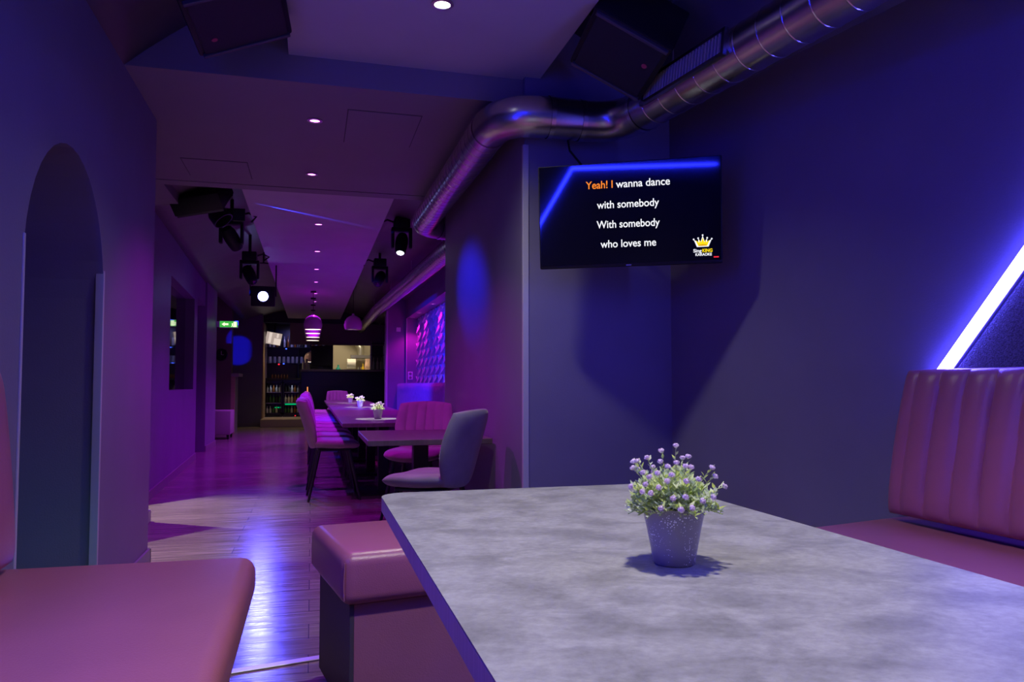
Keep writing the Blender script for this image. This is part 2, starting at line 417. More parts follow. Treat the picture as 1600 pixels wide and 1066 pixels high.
bm = new_bm(); box(bm, (XR - .004, NY1 - .025, NZ0), (XR + .012, NY1, NZ1), .002, 1); struct('trim_niche', bm, M['trim'])
bm = new_bm(); box(bm, (1.9, 14.5, 0), (2.1, 21.3, 3.2)); struct('wall_bar_right', bm, M['dark'])

# soffit over the cross passage, dropped ceiling panels, vaults
SZ, SY0, SY1, PZ = 2.6, 3.97, 6.30, 2.74
bm = new_bm(); box(bm, (-1.62, SY0, SZ), (1.12, 6.145, 3.4)); box(bm, (-1.62, 6.16, SZ - .002), (1.70, SY1, 3.4)); box(bm, (-1.62, 6.10, SZ + .012), (1.12, 6.2, 3.3))
struct('ceiling_soffit', bm, M['soffit'])
bm = new_bm(); box(bm, (-.135, -2.6, PZ), (1.21, SY0, PZ + .10)); struct('ceiling_panel', bm, M['panelp'])
bm = new_bm(); box(bm, (-.60, SY1, 2.715), (.70, 19.95, 2.815)); struct('ceiling_corridor_panel', bm, M['panelp'])
def vault_surface(name, y0, y1, fl, fr, base, h, m, ny=8, nx=28):
    bm = new_bm(); G = []
    for j in range(ny + 1):
        y = y0 + (y1 - y0) * j / ny; row = []
        for i in range(nx + 1):
            s = -1 + 2 * i / nx; xl, xr = fl(y), fr(y)
            row.append(bm.verts.new(((xl + xr) / 2 + s * (xr - xl) / 2, y, base + h * (1 - s * s))))
        G.append(row)
    for j in range(ny):
        for i in range(nx): bm.faces.new((G[j][i], G[j][i + 1], G[j + 1][i + 1], G[j + 1][i]))
    o = struct(name, bm, m, smooth=60)
    md = o.modifiers.new('thick', 'SOLIDIFY'); md.thickness = .05; md.offset = 1
    return o
vault_surface('ceiling_vault', -2.6, SY0, lambda y: XW, rwx, 2.6, .66, M['vault'])
def vz(x, y): # underside of the near vault
    xl, xr = XW, rwx(y); return 2.6 + .66 * (1 - ((2 * x - xl - xr) / (xr - xl)) ** 2)
def cvl(y): return lwx(y) if y < 12.4 else -1.58
vault_surface('ceiling_corridor_vault', SY1, 19.95, lambda y: cvl(min(y, 12.39)) - .02, lambda y: 1.72, 2.6, .37, M['vault'], ny=20)
def cvz(x): return 2.6 + .37 * (1 - ((x - .09) / 1.63) ** 2)
bm = new_bm(); box(bm, (-3.4, 13.6, 2.9), (-1.55, 21.3, 3.0)); struct('ceiling_alcove', bm, M['soffit'])
bm = new_bm(); box(bm, (1.68, 6.4, 2.62), (2.1, 14.5, 2.8)); box(bm, (1.68, 14.4, 2.62), (2.1, 21.3, 2.8)); struct('ceiling_recess', bm, M['dark'])

# bar: step, back wall with kitchen hatch, header
bm = new_bm(); box(bm, (-1.18, 18.95, 0), (1.9, 21.3, .19), .006, 1); struct('floor_bar_step', bm, M['stepm'])
BY = 21.0; KX0, KX1, KZ0, KZ1 = .555, 1.56, 1.30, 2.10
bm = new_bm(); box(bm, (-1.2, BY, 0), (KX0, BY + .1, 3.2)); box(bm, (KX1, BY, 0), (2.1, BY + .1, 3.2)); box(bm, (KX0, BY, 0), (KX1, BY + .1, KZ0)); box(bm, (KX0, BY, KZ1), (KX1, BY + .1, 3.2))
struct('wall_bar_back', bm, mat('bar_wall_paint', (.06, .055, .075), .5))
bm = new_bm(); box(bm, (-.55, 19.96, 2.05), (1.9, 20.06, 3.3)); struct('wall_bar_header', bm, mat('header_paint', (.22, .17, .17), .5))
bm = new_bm(); box(bm, (-1.2, 19.95, 2.62), (2.0, 21.1, 2.7)); box(bm, (-1.6, 19.90, 2.6), (2.0, 19.99, 3.4)); struct('ceiling_bar', bm, M['dark'])
bm = new_bm(); box(bm, (-.2, 23.4, 0), (2.6, 23.5, 2.9)); box(bm, (-.3, 21.1, 0), (-.2, 23.5, 2.9)); box(bm, (2.5, 21.1, 0), (2.6, 23.5, 2.9)); struct('wall_kitchen', bm, M['cream'])
bm = new_bm(); box(bm, (-.3, 21.1, 2.8), (2.6, 23.5, 2.9)); struct('ceiling_kitchen', bm, M['white'])

# relief panel at the back of the niche: rows of pointed scales
bm = new_bm(); rows, cols = 8, 13; H = (NZ1 - NZ0) / rows; Wd = (NY1 - NY0) / cols
for r_ in range(rows):
    z0, z1 = NZ0 + r_ * H, NZ0 + (r_ + 1) * H
    for c_ in range(-1, cols + 1):
        y0 = NY0 + c_ * Wd + (Wd / 2 if r_ % 2 else 0); ym = y0 + Wd / 2; y1 = y0 + Wd; X0 = XR + .205
        if y0 < NY0 - .01 or y1 > NY1 + .01: continue
        def P(y, z, d): return (X0 - d, y, z)
        a, b_, c, d = P(y0 + .03, z1, .0), P(y1 - .03, z1, .0), P(ym, z0 + .004, .055), P(ym, z1, .012)
        quad(bm, a, d, c); quad(bm, d, b_, c)                       # the pointed scale, split by its ridge
        quad(bm, a, c, P(ym, z0 + .004, .0)); quad(bm, c, b_, P(ym, z0 + .004, .0))   # its underside
        quad(bm, P(y0 + .03, z1, 0), P(y0, z1, .028), P(ym - .055, z0, 0)); quad(bm, P(y1 - .03, z1, 0), P(ym + .055, z0, 0), P(y1, z1, .028))
box(bm, (XR + .202, NY0, NZ0), (XR + .215, NY1, NZ1))
obj('relief_panel', bm, M['reliefm'])
tag(bpy.data.objects['relief_panel'], 'pale faceted wall panel with rows of pointed scales, lit pink in the niche', 'wall panel')

# ================================================================== THE NEAR BOOTH
# table
tb = thing('dining_table', 'large concrete-look table with rounded corners carrying the big flower pot', 'table', (.58, 1.21, 0))
def slab_round(bm, x0, x1, y0, y1, z0, z1, r, n=10):
    pts = []
    for cx, cy, a in ((x1 - r, y1 - r, 0), (x0 + r, y1 - r, 90), (x0 + r, y0 + r, 180), (x1 - r, y0 + r, 270)):
        for i in range(n + 1): t = radians(a + 90 * i / n); pts.append((cx + r * cos(t), cy + r * sin(t)))
    prism(bm, pts, z0, z1)
bm = new_bm(); slab_round(bm, -.403, .408, -.81, .822, .714, .75, .07)
tt = obj('tabletop', bm, M['concrete'], tb)
bm = new_bm(); slab_round(bm, -.4035, .4085, -.8105, .8225, .7145, .7475, .07)
eb = obj('edge_band', bm, mat('edge_laminate', (.30, .28, .31), .4, noise=.15, nscale=5, stretch=(30, 30, .5)), tt)
bm = new_bm(); box(bm, (-.045, -.045, .02), (.045, .045, .714), .006, 1); obj('column', bm, M['blackmetal'], tb)
bm = new_bm(); box(bm, (-.28, -.30, 0), (.28, .30, .02), .004, 1); obj('foot_plate', bm, M['blackmetal'], tb)

# potted flowers
def make_plant(name, label, loc, pot_m, flowers, nst, seed, group=None, simple=False):
    rnd = random.Random(seed)
    t = thing(name, label, 'potted plant', loc, 0, group)
    bm = new_bm()
    lathe(bm, [(0, 0.0), (.030, 0), (.0335, .003), (.0365, .02), (.043, .055), (.0485, .082), (.0503, .090), (.0508, .0925), (.0495, .0935), (.047, .090), (.044, .075), (0, .073)], 40 if not simple else 20)
    obj('pot', bm, pot_m, t, smooth=40)
    bm = new_bm()
    def leaf(p, d, L, wd, tw):
        d = d.normalized(); sd = d.cross(Vector((0, 0, 1)))
        if sd.length < .1: sd = Vector((1, 0, 0))
        sd.normalize(); sd = (Matrix.Rotation(tw, 3, d) @ sd); up = sd.cross(d)
        v = [bm.verts.new(q) for q in (p, p + d * L * .45 + sd * wd + up * wd * .35, p + d * L, p + d * L * .45 - sd * wd + up * wd * .35, p + d * L * .5)]
        bm.faces.new((v[0], v[1], v[4])); bm.faces.new((v[1], v[2], v[4])); bm.faces.new((v[2], v[3], v[4])); bm.faces.new((v[3], v[0], v[4]))
    def stem(p0, p1, nl, L):
        pts = [p0.lerp(p1, i / 5) + Vector((0, 0, .010 * sin(pi * i / 5))) for i in range(6)]
        tube(bm, pts, .0007, 4, False)
        for i in range(nl):
            f = .18 + .82 * i / nl; p = p0.lerp(p1, f) + Vector((0, 0, .010 * sin(pi * f)))
            a = i * 2.4 + rnd.random(); ax = (p1 - p0).normalized()
            out = Vector((cos(a), sin(a), .25 + .5 * rnd.random())) + ax * .6
            leaf(p, out, L * (.7 + .5 * rnd.random()), L * .21, rnd.uniform(-.6, .6))
    for i in range(nst):
        a = rnd.random() * 2 * pi; el = math.acos(rnd.uniform(.03, 1)); rr = rnd.uniform(.055, .080)
        r0 = .036 * math.sqrt(rnd.random())
        p0 = Vector((r0 * cos(a), r0 * sin(a), .074)); p1 = Vector((rr * sin(el) * cos(a), rr * sin(el) * sin(a), .078 + rr * cos(el) * .98))
        stem(p0, p1, 13 if not simple else 5, .0152 if not simple else .024)
    for f in flowers:
        p1 = Vector(f); stem(Vector((p1.x * .3, p1.y * .3, .076)), p1, 9 if not simple else 3, .013 if not simple else .02)
    obj('foliage', bm, M['leaf'], t)
    return t
def flower_mesh(seed):
    rnd = random.Random(seed); b = new_bm()
    for i in range(70):
        z = rnd.uniform(-.25, 1); a = rnd.random() * 2 * pi; s = math.sqrt(max(0, 1 - z * z))
        d = Vector((s * cos(a), s * sin(a), z * .8 + .1)); sd = d.orthogonal().normalized(); sd = Matrix.Rotation(rnd.random() * 6, 3, d) @ sd; up = sd.cross(d).normalized()
        c = d * rnd.uniform(.0042, .0062); q = d * .0007
        quad(b, c - sd * .0021 - q, c - up * .0013 + q, c + sd * .0021 - q, c + up * .0013 + q)
    bmesh.ops.create_icosphere(b, subdivisions=2, radius=.0044)
    o = obj('flower', b, M['petal']); return o
FL = [(467, 100), (362, 150), (262, 195), (190, 230), (156, 283), (152, 370), (237, 270), (410, 217), (357, 195), (470, 195), (553, 170), (530, 215), (570, 222), (715, 243),
      (735, 303), (810, 408), (437, 262), (405, 298), (535, 297), (618, 293), (348, 340), (258, 332), (237, 380), (295, 380), (445, 400), (528, 392), (640, 422), (365, 465),
      (497, 470), (570, 460), (285, 285), (340, 258), (712, 410)]
fpos = []
rn = random.Random(3)
for zx, zy in FL:
    x = (zx - 447) * .000224; z = (955 - zy) * .000224
    rad2 = .088 ** 2 - x * x - max(0, z - .085) ** 2 * .85
    y = -math.sqrt(rad2) * .95 if rad2 > 0 and zy > 190 else rn.uniform(-.02, .02)
    # turn from the viewer's axes into the plant's
    a = -radians(27); fpos.append((x * cos(a) - y * sin(a), x * sin(a) + y * cos(a), z + y * .12))
for i in range(9):
    a = rn.uniform(.2, 2.6); rr = rn.uniform(.05, .078); z = rn.uniform(.10, .165); fpos.append((rr * cos(a), rr * sin(a), z))
plant = make_plant('potted_flowers', 'lilac flowers in a speckled mauve pot in the middle of the concrete-look table', (.570, 1.120, .75), M['pot'], fpos, 240, 11)
fl0 = [flower_mesh(s) for s in (1, 2, 3)]
for i, p in enumerate(fpos):
    if i < 3: o = fl0[i]
    else: o = fl0[i % 3].copy(); COL.objects.link(o)
    o.parent = plant; o.location = p
    d = Vector((p[0], p[1], (p[2] - .07))).normalized(); o.rotation_euler = d.to_track_quat('Z', 'Y').to_euler(); o.scale = (.80,) * 3

# right bench: seat, channelled backrest, base
bR = thing('banquette', 'rose leather wall bench with a channelled backrest under the neon tube', 'bench', (2.17, 2.45, 0), radians(2.0))
bm = new_bm()
pts = [(-.86, -.115), (.04, .02), (.145, .02), (.45, -2.55), (-.86, -2.55)]
prism(bm, pts, .40, .52); bmesh.ops.bevel(bm, geom=[e for e in bm.edges if abs(e.verts[0].co.z - e.verts[1].co.z) < .01 and e.verts[0].co.z > .5 and min(e.verts[0].co.x, e.verts[1].co.x) < -.8], offset=.03, segments=4, affect='EDGES')
obj('seat_cushion', bm, M['leather'], bR, smooth=40)
bm = new_bm(); prism(bm, [(-.80, -.13), (.03, 0), (.10, 0), (.38, -2.5), (-.80, -2.5)], 0, .40); obj('base', bm, M['plumpanel'], bR)
bm = new_bm(); Lb = 2.55; pitch = .112
def fb(a, b): # runs along -y, leans back towards +x
    h = max(0.0, .275 * (b + 1))
    return (-.015 + .112 * (h / .55) ** 1.3, -Lb / 2 + a * Lb / 2 * -1, .545 + h)
def gb(a, b):
    s = (a + 1) / 2 * Lb / pitch + .25
    return .027 * (abs(sin(pi * s)) ** .5) - .023
pad(bm, fb, .11, nu=420, nv=26, k=.02, groove=gb, edge=14, back=.8)
obj('backrest', bm, M['leather'], bR, smooth=60)

# left bench
bL = thing('banquette', 'rose leather bench at bottom left along the arched wall', 'bench', (-.52, 2.41, 0), 0)
bm = new_bm(); box(bm, (-.37, -3.2, .40), (.365, .012, .525), .042, 5)
for v in bm.verts: v.co.y += .03 * (v.co.x + .365) * -.9 + .02
obj('seat_cushion', bm, M['leather'], bL, smooth=50)
bm = new_bm(); box(bm, (-.37, -3.1, 0), (.30, -.05, .40), .004, 1); obj('base', bm, M['leather2'], bL)
bm = new_bm()
pad(bm, lambda a, b: (-.278 - .048 * max(0, b + 1) / 2, -1.58 - a * 1.58, .545 + .27 * (b + 1)), .10, nu=420, nv=24, k=.04,
    groove=lambda a, b: .022 * (abs(sin(pi * (a + 1) * 1.58 / .112)) ** .5) - .018, edge=10)
obj('backrest', bm, M['leather'], bL, smooth=60)

# backless bench behind the table
ot = thing('padded_bench', 'backless rose leather bench with a dark end panel, half hidden by the big table', 'bench', (.060, 2.575, 0), radians(10))
bm = new_bm(); box(bm, (-.012, -.27, .375), (1.10, .27, .53), .035, 5)
for v in bm.verts:
    if v.co.z > .5: v.co.z += .010 * (1 - (v.co.y / .27) ** 2)
oc = obj('cushion', bm, M['leather'], ot, smooth=50)
for y in (-.262, .262):
    bm = new_bm(); tube(bm, [(-.005, y, .395), (-.0065, y, .44), (-.004, y, .505)], .0022, 6); obj('seam', bm, M['leather2'], oc)
bm = new_bm(); box(bm, (.03, -.235, .035), (1.06, .235, .375), .003, 1); obj('base', bm, M['leather2'], ot)
bm = new_bm(); box(bm, (.018, -.236, .03), (.032, .236, .375), .002, 1); obj('end_panel', bm, M['plumpanel'], ot)
bm = new_bm(); box(bm, (.06, -.2, 0), (1.0, .2, .036)); obj('plinth', bm, M['blackmetal'], ot)

# wall TV with the karaoke screen
TVC = (1.525, 3.459, 1.894)
tv = thing('television', 'wall television showing white karaoke lyrics above the table', 'television', TVC)
tv.rotation_euler = (Matrix.Rotation(radians(-28.28), 3, 'Z') @ Matrix.Rotation(radians(6.0), 3, 'X')).to_euler()
# local: x along the screen, -y towards the room, z up
bm = new_bm(); box(bm, (-.456, 0, -.262), (.456, .035, .262), .006, 2); box(bm, (-.30, .03, -.2), (.30, .062, .15), .012, 2); obj('housing', bm, M['blackplastic'], tv, smooth=40)
bm = new_bm(); box(bm, (-.450, -.002, -.245), (.450, .001, .257)); scr = obj('screen', bm, M['screen'], tv)
bm = new_bm(); box(bm, (-.013, -.003, -.258), (.013, 0, -.253)); obj('maker_plate', bm, M['steel'], tv)
bm = new_bm(); box(bm, (-.1, .06, -.1), (.1, .075, .1)); rod(bm, (0, .07, 0), (-.1, .462, -.04), .018); box(bm, (-.09, -.012, -.1), (.09, .006, .1), .003, 1, Matrix.Translation((-.1, .462, -.04)) @ Matrix.Rotation(radians(28.28), 4, 'Z')); obj('wall_bracket', bm, M['blackmetal'], tv)
def text(s, x0, x1, base, hgt, m, parent, name, bold=0.0, y=-.0045):
    c = bpy.data.curves.new(name, 'FONT'); c.body = s; c.size = 1; c.extrude = 0.0; c.offset = bold
    o = bpy.data.objects.new(name, c); COL.objects.link(o)
    bpy.context.view_layer.update()
    xs = [v[0] for v in o.bound_box]; wd = max(xs) - min(xs)
    dg = bpy.context.evaluated_depsgraph_get(); me = bpy.data.meshes.new_from_object(o.evaluated_get(dg))
    bpy.data.objects.remove(o)
    sx = (x1 - x0) / wd; mn = min(xs)
    for v in me.vertices: v.co = ((v.co.x - mn) * sx + x0, y, v.co.y * hgt + base)
    me.materials.append(m) if not me.materials else me.materials.__setitem__(0, m)
    o2 = bpy.data.objects.new(name, me); COL.objects.link(o2); o2.parent = parent
    return o2
TS = .0535
text('Yeah! I', -.210, -.074, .134, TS, M['orange'], scr, 'lyric_text', .012)
text('wanna dance', -.058, .208, .133, TS, M['txt'], scr, 'lyric_text', .012)
text('with somebody', -.155, .154, .033, TS, M['txt'], scr, 'lyric_text', .012)
text('With somebody', -.158, .156, -.066, TS, M['txt'], scr, 'lyric_text', .012)
text('who loves me', -.140, .137, -.164, TS, M['txt'], scr, 'lyric_text', .012)
def flat(pts, m, parent, name, y):
    b = new_bm(); b.faces.new([b.verts.new((px, y, pz)) for px, pz in pts]); return obj(name, b, m, parent)
cr = [(-.028, -.020), (.028, -.020), (.043, .017), (.021, .002), (.0215, .022), (.010, .004), (0, .036), (-.010, .004), (-.0215, .022), (-.021, .002), (-.043, .017)]
cx, cz = .362, -.160
def crown(scale, m, y, name, drop=0):
    b = new_bm()
    pts = [(cx + p[0] * scale, cz + p[1] * scale + drop) for p in cr]
    c0 = b.verts.new((cx, y, cz - .012 * scale)); vs = [b.verts.new((p[0], y, p[1])) for p in pts]
    for i in range(len(vs)): b.faces.new((c0, vs[i], vs[(i + 1) % len(vs)]))
    return obj(name, b, m, scr)
crown(1.0, M['txt'], -.0040, 'crown_emblem'); crown(.76, M['yellow'], -.0046, 'crown_fill', -.0005)
b = new_bm()
for dx, dz in ((-.043, .018), (.043, .018), (-.0215, .023), (.0215, .023), (0, .037)):
    b.faces.new([b.verts.new((cx + dx + .0042 * cos(t * pi / 6), -.0042, cz + dz + .0042 * sin(t * pi / 6))) for t in range(12)])
obj('crown_tips', b, M['txt'], scr)
flat([(cx - .018, cz - .0155), (cx + .018, cz - .0155), (cx + .019, cz - .0095), (cx, cz - .0065), (cx - .019, cz - .0095)], M['gold'], scr, 'crown_band', -.0052)
text('Sing', .317, .357, -.206, .023, M['txt'], scr, 'logo_text', .02); text('KING', .360, .408, -.206, .0225, M['yellow'], scr, 'logo_text', .03)
text('KARAOKE', .327, .405, -.2235, .0185, M['txt'], scr, 'logo_text', .03)
flat([(.414, -.2345), (.438, -.2345), (.438, -.2285), (.414, -.2285)], M['red'], scr, 'red_tab', -.004)
bm = new_bm(); tube(bm, [(1.36, 3.90, 2.40), (1.365, 3.88, 2.33), (1.395, 3.80, 2.24), (1.41, 3.64, 2.13), (1.42, 3.60, 2.05)], .006, 8)
tag(obj('cable', bm, M['cable'], smooth=60), 'black cable running down from the duct behind the television', 'cable')

# neon tubes: a rising leg and a level run on each side wall
def neon(name, pts, label, n_out, m='neon', hw=.0185):
    t = thing(name, label, 'neon light', pts[0])
    o0 = Vector(pts[0]); P = [Vector(p) - o0 for p in pts]; nv = Vector(n_out)
    def sweep(hw, d0, d1, m, nm):
        bm = new_bm(); rings = []
        for i, p in enumerate(P):
            a = P[max(i - 1, 0)]; c = P[min(i + 1, len(P) - 1)]; tt_ = (c - a).normalized(); sd = tt_.cross(nv).normalized()
            if 0 < i < len(P) - 1:
                t1 = (p - a).normalized(); sd = sd / max(.4, abs(sd.dot(t1.cross(nv).normalized())))
            rings.append([bm.verts.new(p + sd * s * hw + nv * d) for s, d in ((-1, d0), (1, d0), (1, d1), (-1, d1))])
        for r0, r1 in zip(rings, rings[1:]):
            for k in range(4): bm.faces.new((r0[k], r0[(k + 1) % 4], r1[(k + 1) % 4], r1[k]))
        bm.faces.new(rings[0]); bm.faces.new(rings[-1][::-1]); return obj(nm, bm, m, t)
    sweep(hw, .014 if m == 'neon' else .024, .030, M[m], 'glowing_tube'); sweep(.024, .001, .014, M['trim'], 'channel')
    return t
nr = Vector((-1, -T12, 0)).normalized()
def rp(y, z): return (rwx(y), y, z)
neon('neon_tube', [rp(2.375, 1.055), rp(2.066, 1.468), rp(1.385, 2.38), rp(-2.2, 2.42)], 'blue-white neon tube slanting up the right wall from the bench', nr)
neon('led_strip', [(XW, 1.90, 1.16), (XW, 1.167, 1.93), (XW, .68, 2.405), (XW, -2.4, 2.545)], 'thin blue light strip on the left wall, seen mirrored in the television', Vector((1, 0, 0)), 'ledstrip', .0085)
bm = new_bm()
yz = [(2.325, 1.06), (1.375, 2.31), (-2.1, 2.31), (-2.1, 1.06)]
f = [bm.verts.new((rwx(y) + nr.x * .004, y + nr.y * .004, z)) for y, z in yz]; g = [bm.verts.new((rwx(y) + nr.x * .018, y + nr.y * .018, z)) for y, z in yz]
bm.faces.new(f); bm.faces.new(g)
for i in range(4): bm.faces.new((f[i], f[(i + 1) % 4], g[(i + 1) % 4], g[i]))
tag(obj('acoustic_panel', bm, M['acoustic']), 'grey felt wall panel to the right of the slanting neon tube', 'wall panel')

# ventilation duct
dt = thing('ventilation_duct', 'galvanised spiral duct bending along the right wall and over the corridor tables', 'duct', (0, 0, 0))
ZD = 2.47; RD = .108
def dpts(pts): return [Vector((x, y, ZD)) for x, y in pts]
def fillet(P, r=.26, n=9):
    """corner-rounded centre line: list of ('straight'|'elbow', points)"""
    segs = []; cur = P[0]
    for i in range(1, len(P) - 1):
        a, b, c = P[i - 1], P[i], P[i + 1]; d1 = (a - b).normalized(); d2 = (c - b).normalized()
        ang = d1.angle(d2); tl = min(r / math.tan(ang / 2), .3); p, q = b + d1 * tl, b + d2 * tl
        segs.append(('straight', [cur, p]))
        segs.append(('elbow', [p * (1 - s) ** 2 + b * 2 * s * (1 - s) + q * s * s for s in [k / n for k in range(n + 1)]])); cur = q
    segs.append(('straight', [cur, P[-1]])); return segs
path = dpts([(2.42, -1.5), (1.645, 3.49), (1.56, 3.785), (.95, 3.785), (.940, 6.66), (1.405, 6.88), (1.40, 7.6), (1.215, 14.2), (1.215, 19.9)])
path[1] = Vector((1.625, 3.785, ZD)); del path[2]
for kind, P in fillet(path):
    bm = new_bm()
    if kind == 'straight':
        L = (P[1] - P[0]).length; n = max(2, int(L / .5)); tube(bm, [P[0].lerp(P[1], i / n) for i in range(n + 1)], RD, 36, False)
        o = obj('duct_section', bm, M['galv'], dt, smooth=50)
        bm = new_bm(); st = .135 if P[0].y < 3.9 else .10; k = int(L / st)
        for i in range(1, k):
            c = P[0].lerp(P[1], i / k); ax = (P[1] - P[0]).normalized()
            s0 = c - ax * .0025; s1 = c + ax * .0025
            tube(bm, [s0 - ax * .002, s0, c, s1, s1 + ax * .002], lambda t: RD + (.0026 if .2 < t < .8 else .0005), 36, False)
        obj('spiral_ribs', bm, M['galvband'], o, smooth=50)
    else:
        tube(bm, P, RD, 36, False); o = obj('elbow', bm, M['galv'], dt, smooth=50)
        for c, nx in ((P[0], P[1]), (P[-1], P[-2])):
            bm = new_bm(); ax = (nx - c).normalized(); tube(bm, [c - ax * .02, c - ax * .019, c + ax * .0, c + ax * .004], lambda t: RD + .0045, 36, False)
            obj('collar', bm, M['galvband'], o, smooth=50)
# grille in the duct's room side, hanger rods
gd = (path[0] - path[1]).normalized(); g0 = path[1] + gd * .40
side = Vector((-gd.y, gd.x, 0)); side = -side if side.x > 0 else side
nrm = (side * .985 + Vector((0, 0, .12))).normalized(); tv_ = gd.cross(nrm).normalized()
bm = new_bm(); fr = lambda u, v, d: g0 + gd * u + tv_ * v + nrm * (RD + d - .012)
def slab(bm, u0, u1, v0, v1, d0, d1):
    vs = [bm.verts.new(fr(u, v, d)) for d in (d0, d1) for u, v in ((u0, v0), (u1, v0), (u1, v1), (u0, v1))]
    for q in ((0, 1, 2, 3), (4, 5, 6, 7), (0, 1, 5, 4), (1, 2, 6, 5), (2, 3, 7, 6), (3, 0, 4, 7)): bm.faces.new([vs[i] for i in q])
for a in ((-.02, .62, -.062, -.046), (-.02, .62, .046, .062), (-.02, .0, -.062, .062), (.60, .62, -.062, .062)): slab(bm, *a, .008, .026)
grl = obj('air_grille', bm, M['galv'], dt)
bm = new_bm(); slab(bm, 0, .6, -.046, .046, .006, .012); obj('grille_back', bm, M['dark'], grl)
bm = new_bm()
for i in range(26): slab(bm, .012 + i * .0225, .019 + i * .0225, -.046, .046, .010, .022)
obj('louvre', bm, M['trim'], grl)
for (x, y) in ((1.66, 3.30), (2.0, 1.15)):
    c = path[1] + gd * ((y - path[1].y) / gd.y); bm = new_bm(); rod(bm, (c.x, c.y, ZD + RD - .005), (c.x, c.y, vz(c.x, c.y) + .01), .006, n=8); box(bm, (c.x - .02, c.y - .02, ZD + RD - .004), (c.x + .02, c.y + .02, ZD + RD + .02), .003, 1)
    obj('hanger_rod', bm, M['steel'], dt)
for y in (8.2, 10.4, 12.6, 15.5):
    x = 1.40 - .185 * max(0, min(1, (y - 7.6) / 6.6)); bm = new_bm(); rod(bm, (x, y, ZD + RD - .005), (x, y, cvz(x) + .01), .006, n=8); obj('hanger_rod', bm, M['steel'], dt)

# loudspeakers
def speaker(label, center, axes, size, ceil, badge=(.124, .042)):
    t = thing('loudspeaker', label, 'loudspeaker', center)
    R_ = Matrix(axes).transposed(); t.rotation_euler = R_.to_euler(); w_, h_, d_ = size
    bm = new_bm(); box(bm, (-w_ / 2 - .025, .0, -h_ / 2 - .028), (w_ / 2 + .025, d_, h_ / 2 + .028), .012, 2); obj('cabinet', bm, M['blackplastic'], t, smooth=40)
    bm = new_bm(); box(bm, (-w_ / 2, -.012, -h_ / 2), (w_ / 2, .004, h_ / 2), .006, 2); g = obj('front_grille', bm, M['grille'], t)
    for s in (-1, 1):
        bm = new_bm(); box(bm, (-w_ / 2 - .01, -.018, s * (h_ / 2 + .010) - .009), (w_ / 2 + .01, .004, s * (h_ / 2 + .010) + .009), .003, 1)
        obj('edge_rail', bm, M['rail'], t)
    bm = new_bm(); lathe(bm, [(0, 0), (.013, 0), (.013, .003), (0, .003)], 20, Matrix.Translation((badge[0], -.012, badge[1])) @ Matrix.Rotation(pi / 2, 4, 'X')); obj('badge', bm, M['reddot'], g)
    inv = R_.inverted()
    for s in (-1, 1):
        a = Vector((s * (w_ / 2 + .031), d_ * .55, 0)); wp = R_ @ a + Vector(center)
        top = Vector((wp.x, wp.y, max(ceil(wp.x, wp.y), wp.z + .02))); bm = new_bm(); rod(bm, a, inv @ (top - Vector(center)), .011, n=8); obj('hanging_rod', bm, M['blackmetal'], t)
    return t
M['rail'] = mat('speaker_rail', (.06, .055, .07), .4)
speaker('black loudspeaker hanging by the right end of the ceiling panel above the duct', (1.375, 3.216, 2.576), ((.88, -.126, -.458), (.475, .218, .852), (-.007, -.968, .252)), (.348, .324, .26), vz)
speaker('black loudspeaker hanging at the left edge of the ceiling panel', (-.318, 3.35, 2.607), ((.934, -.034, .355), (-.348, .121, .93), (-.075, -.992, .101)), (.376, .372, .28), vz, (-.128, -.085))
n_ = Vector((.30, .55, -.78)).normalized(); x_ = Vector((-.93, .30, -.14)); x_ = (x_ - n_ * x_.dot(n_)).normalized(); y_ = -n_; z_ = x_.cross(y_)
speaker('black loudspeaker hanging in the corridor behind the lowered ceiling', (-.95, 7.22, 2.66), (tuple(x_), tuple(y_), tuple(z_)), (.40, .30, .16), lambda x, y: cvz(x))
# ================================================================== CEILING LIGHTS
def downlight(loc, power, col, lamp, label, group, r=.042, size=110, blend=.7):
    t = thing('downlight', label, 'ceiling light', loc, 0, group)
    bm = new_bm(); lathe(bm, [(r, .0), (r + .016, -.0005), (r + .017, -.005), (r + .002, -.007), (r, -.003), (r, .0)], 28); obj('trim_ring', bm, M['steel'], t, smooth=40)
    bm = new_bm(); lathe(bm, [(0, -.002), (r, -.002), (r, .0), (0, 0)], 24); obj('lamp', bm, lamp, t)
    if power: spot('downlight_beam', (loc[0], loc[1], loc[2] - .025), (loc[0], loc[1], 0), power, col, size, blend, .03 if col != WHITE else .07)
    return t
downlight((.545, 3.255, PZ), P_PANEL, WHITE, M['lampwhite'], 'white downlight in the middle of the near ceiling panel', None, .034, 132, 1.0)
downlight((.565, 1.135, PZ), P_TABLE, WHITE, M['lampwhite'], 'white downlight straight above the big table', None, .034, 112, 1.0)
downlight((.565, -.95, PZ), P_PANEL, WHITE, M['lampwhite'], 'white downlight in the panel behind the big table', None, .034, 132, 1.0)
downlight((0, 4.53, SZ), P_SOFFIT, PINK, M['lamppink'], 'pink downlight in the lowered ceiling beside the access hatch', None, .028)
downlight((-.018, 5.712, SZ), P_SOFFIT, PINK, M['lamppink'], 'pink downlight at the far edge of the lowered ceiling', None, .028)
ordn = ['first', 'second', 'third', 'fourth', 'fifth', 'sixth', 'seventh', 'eighth', 'ninth', 'tenth', 'eleventh', 'twelfth']
for i, y in enumerate((8.06, 9.72, 11.25, 12.67, 14.28, 15.7)):
    downlight((.05, y, 2.715), P_CORR, MAGENTA, M['lamppink'], f'{ordn[i]} pink downlight along the corridor ceiling panel, counted from the near end', 'pink downlights in the corridor panel', .035)
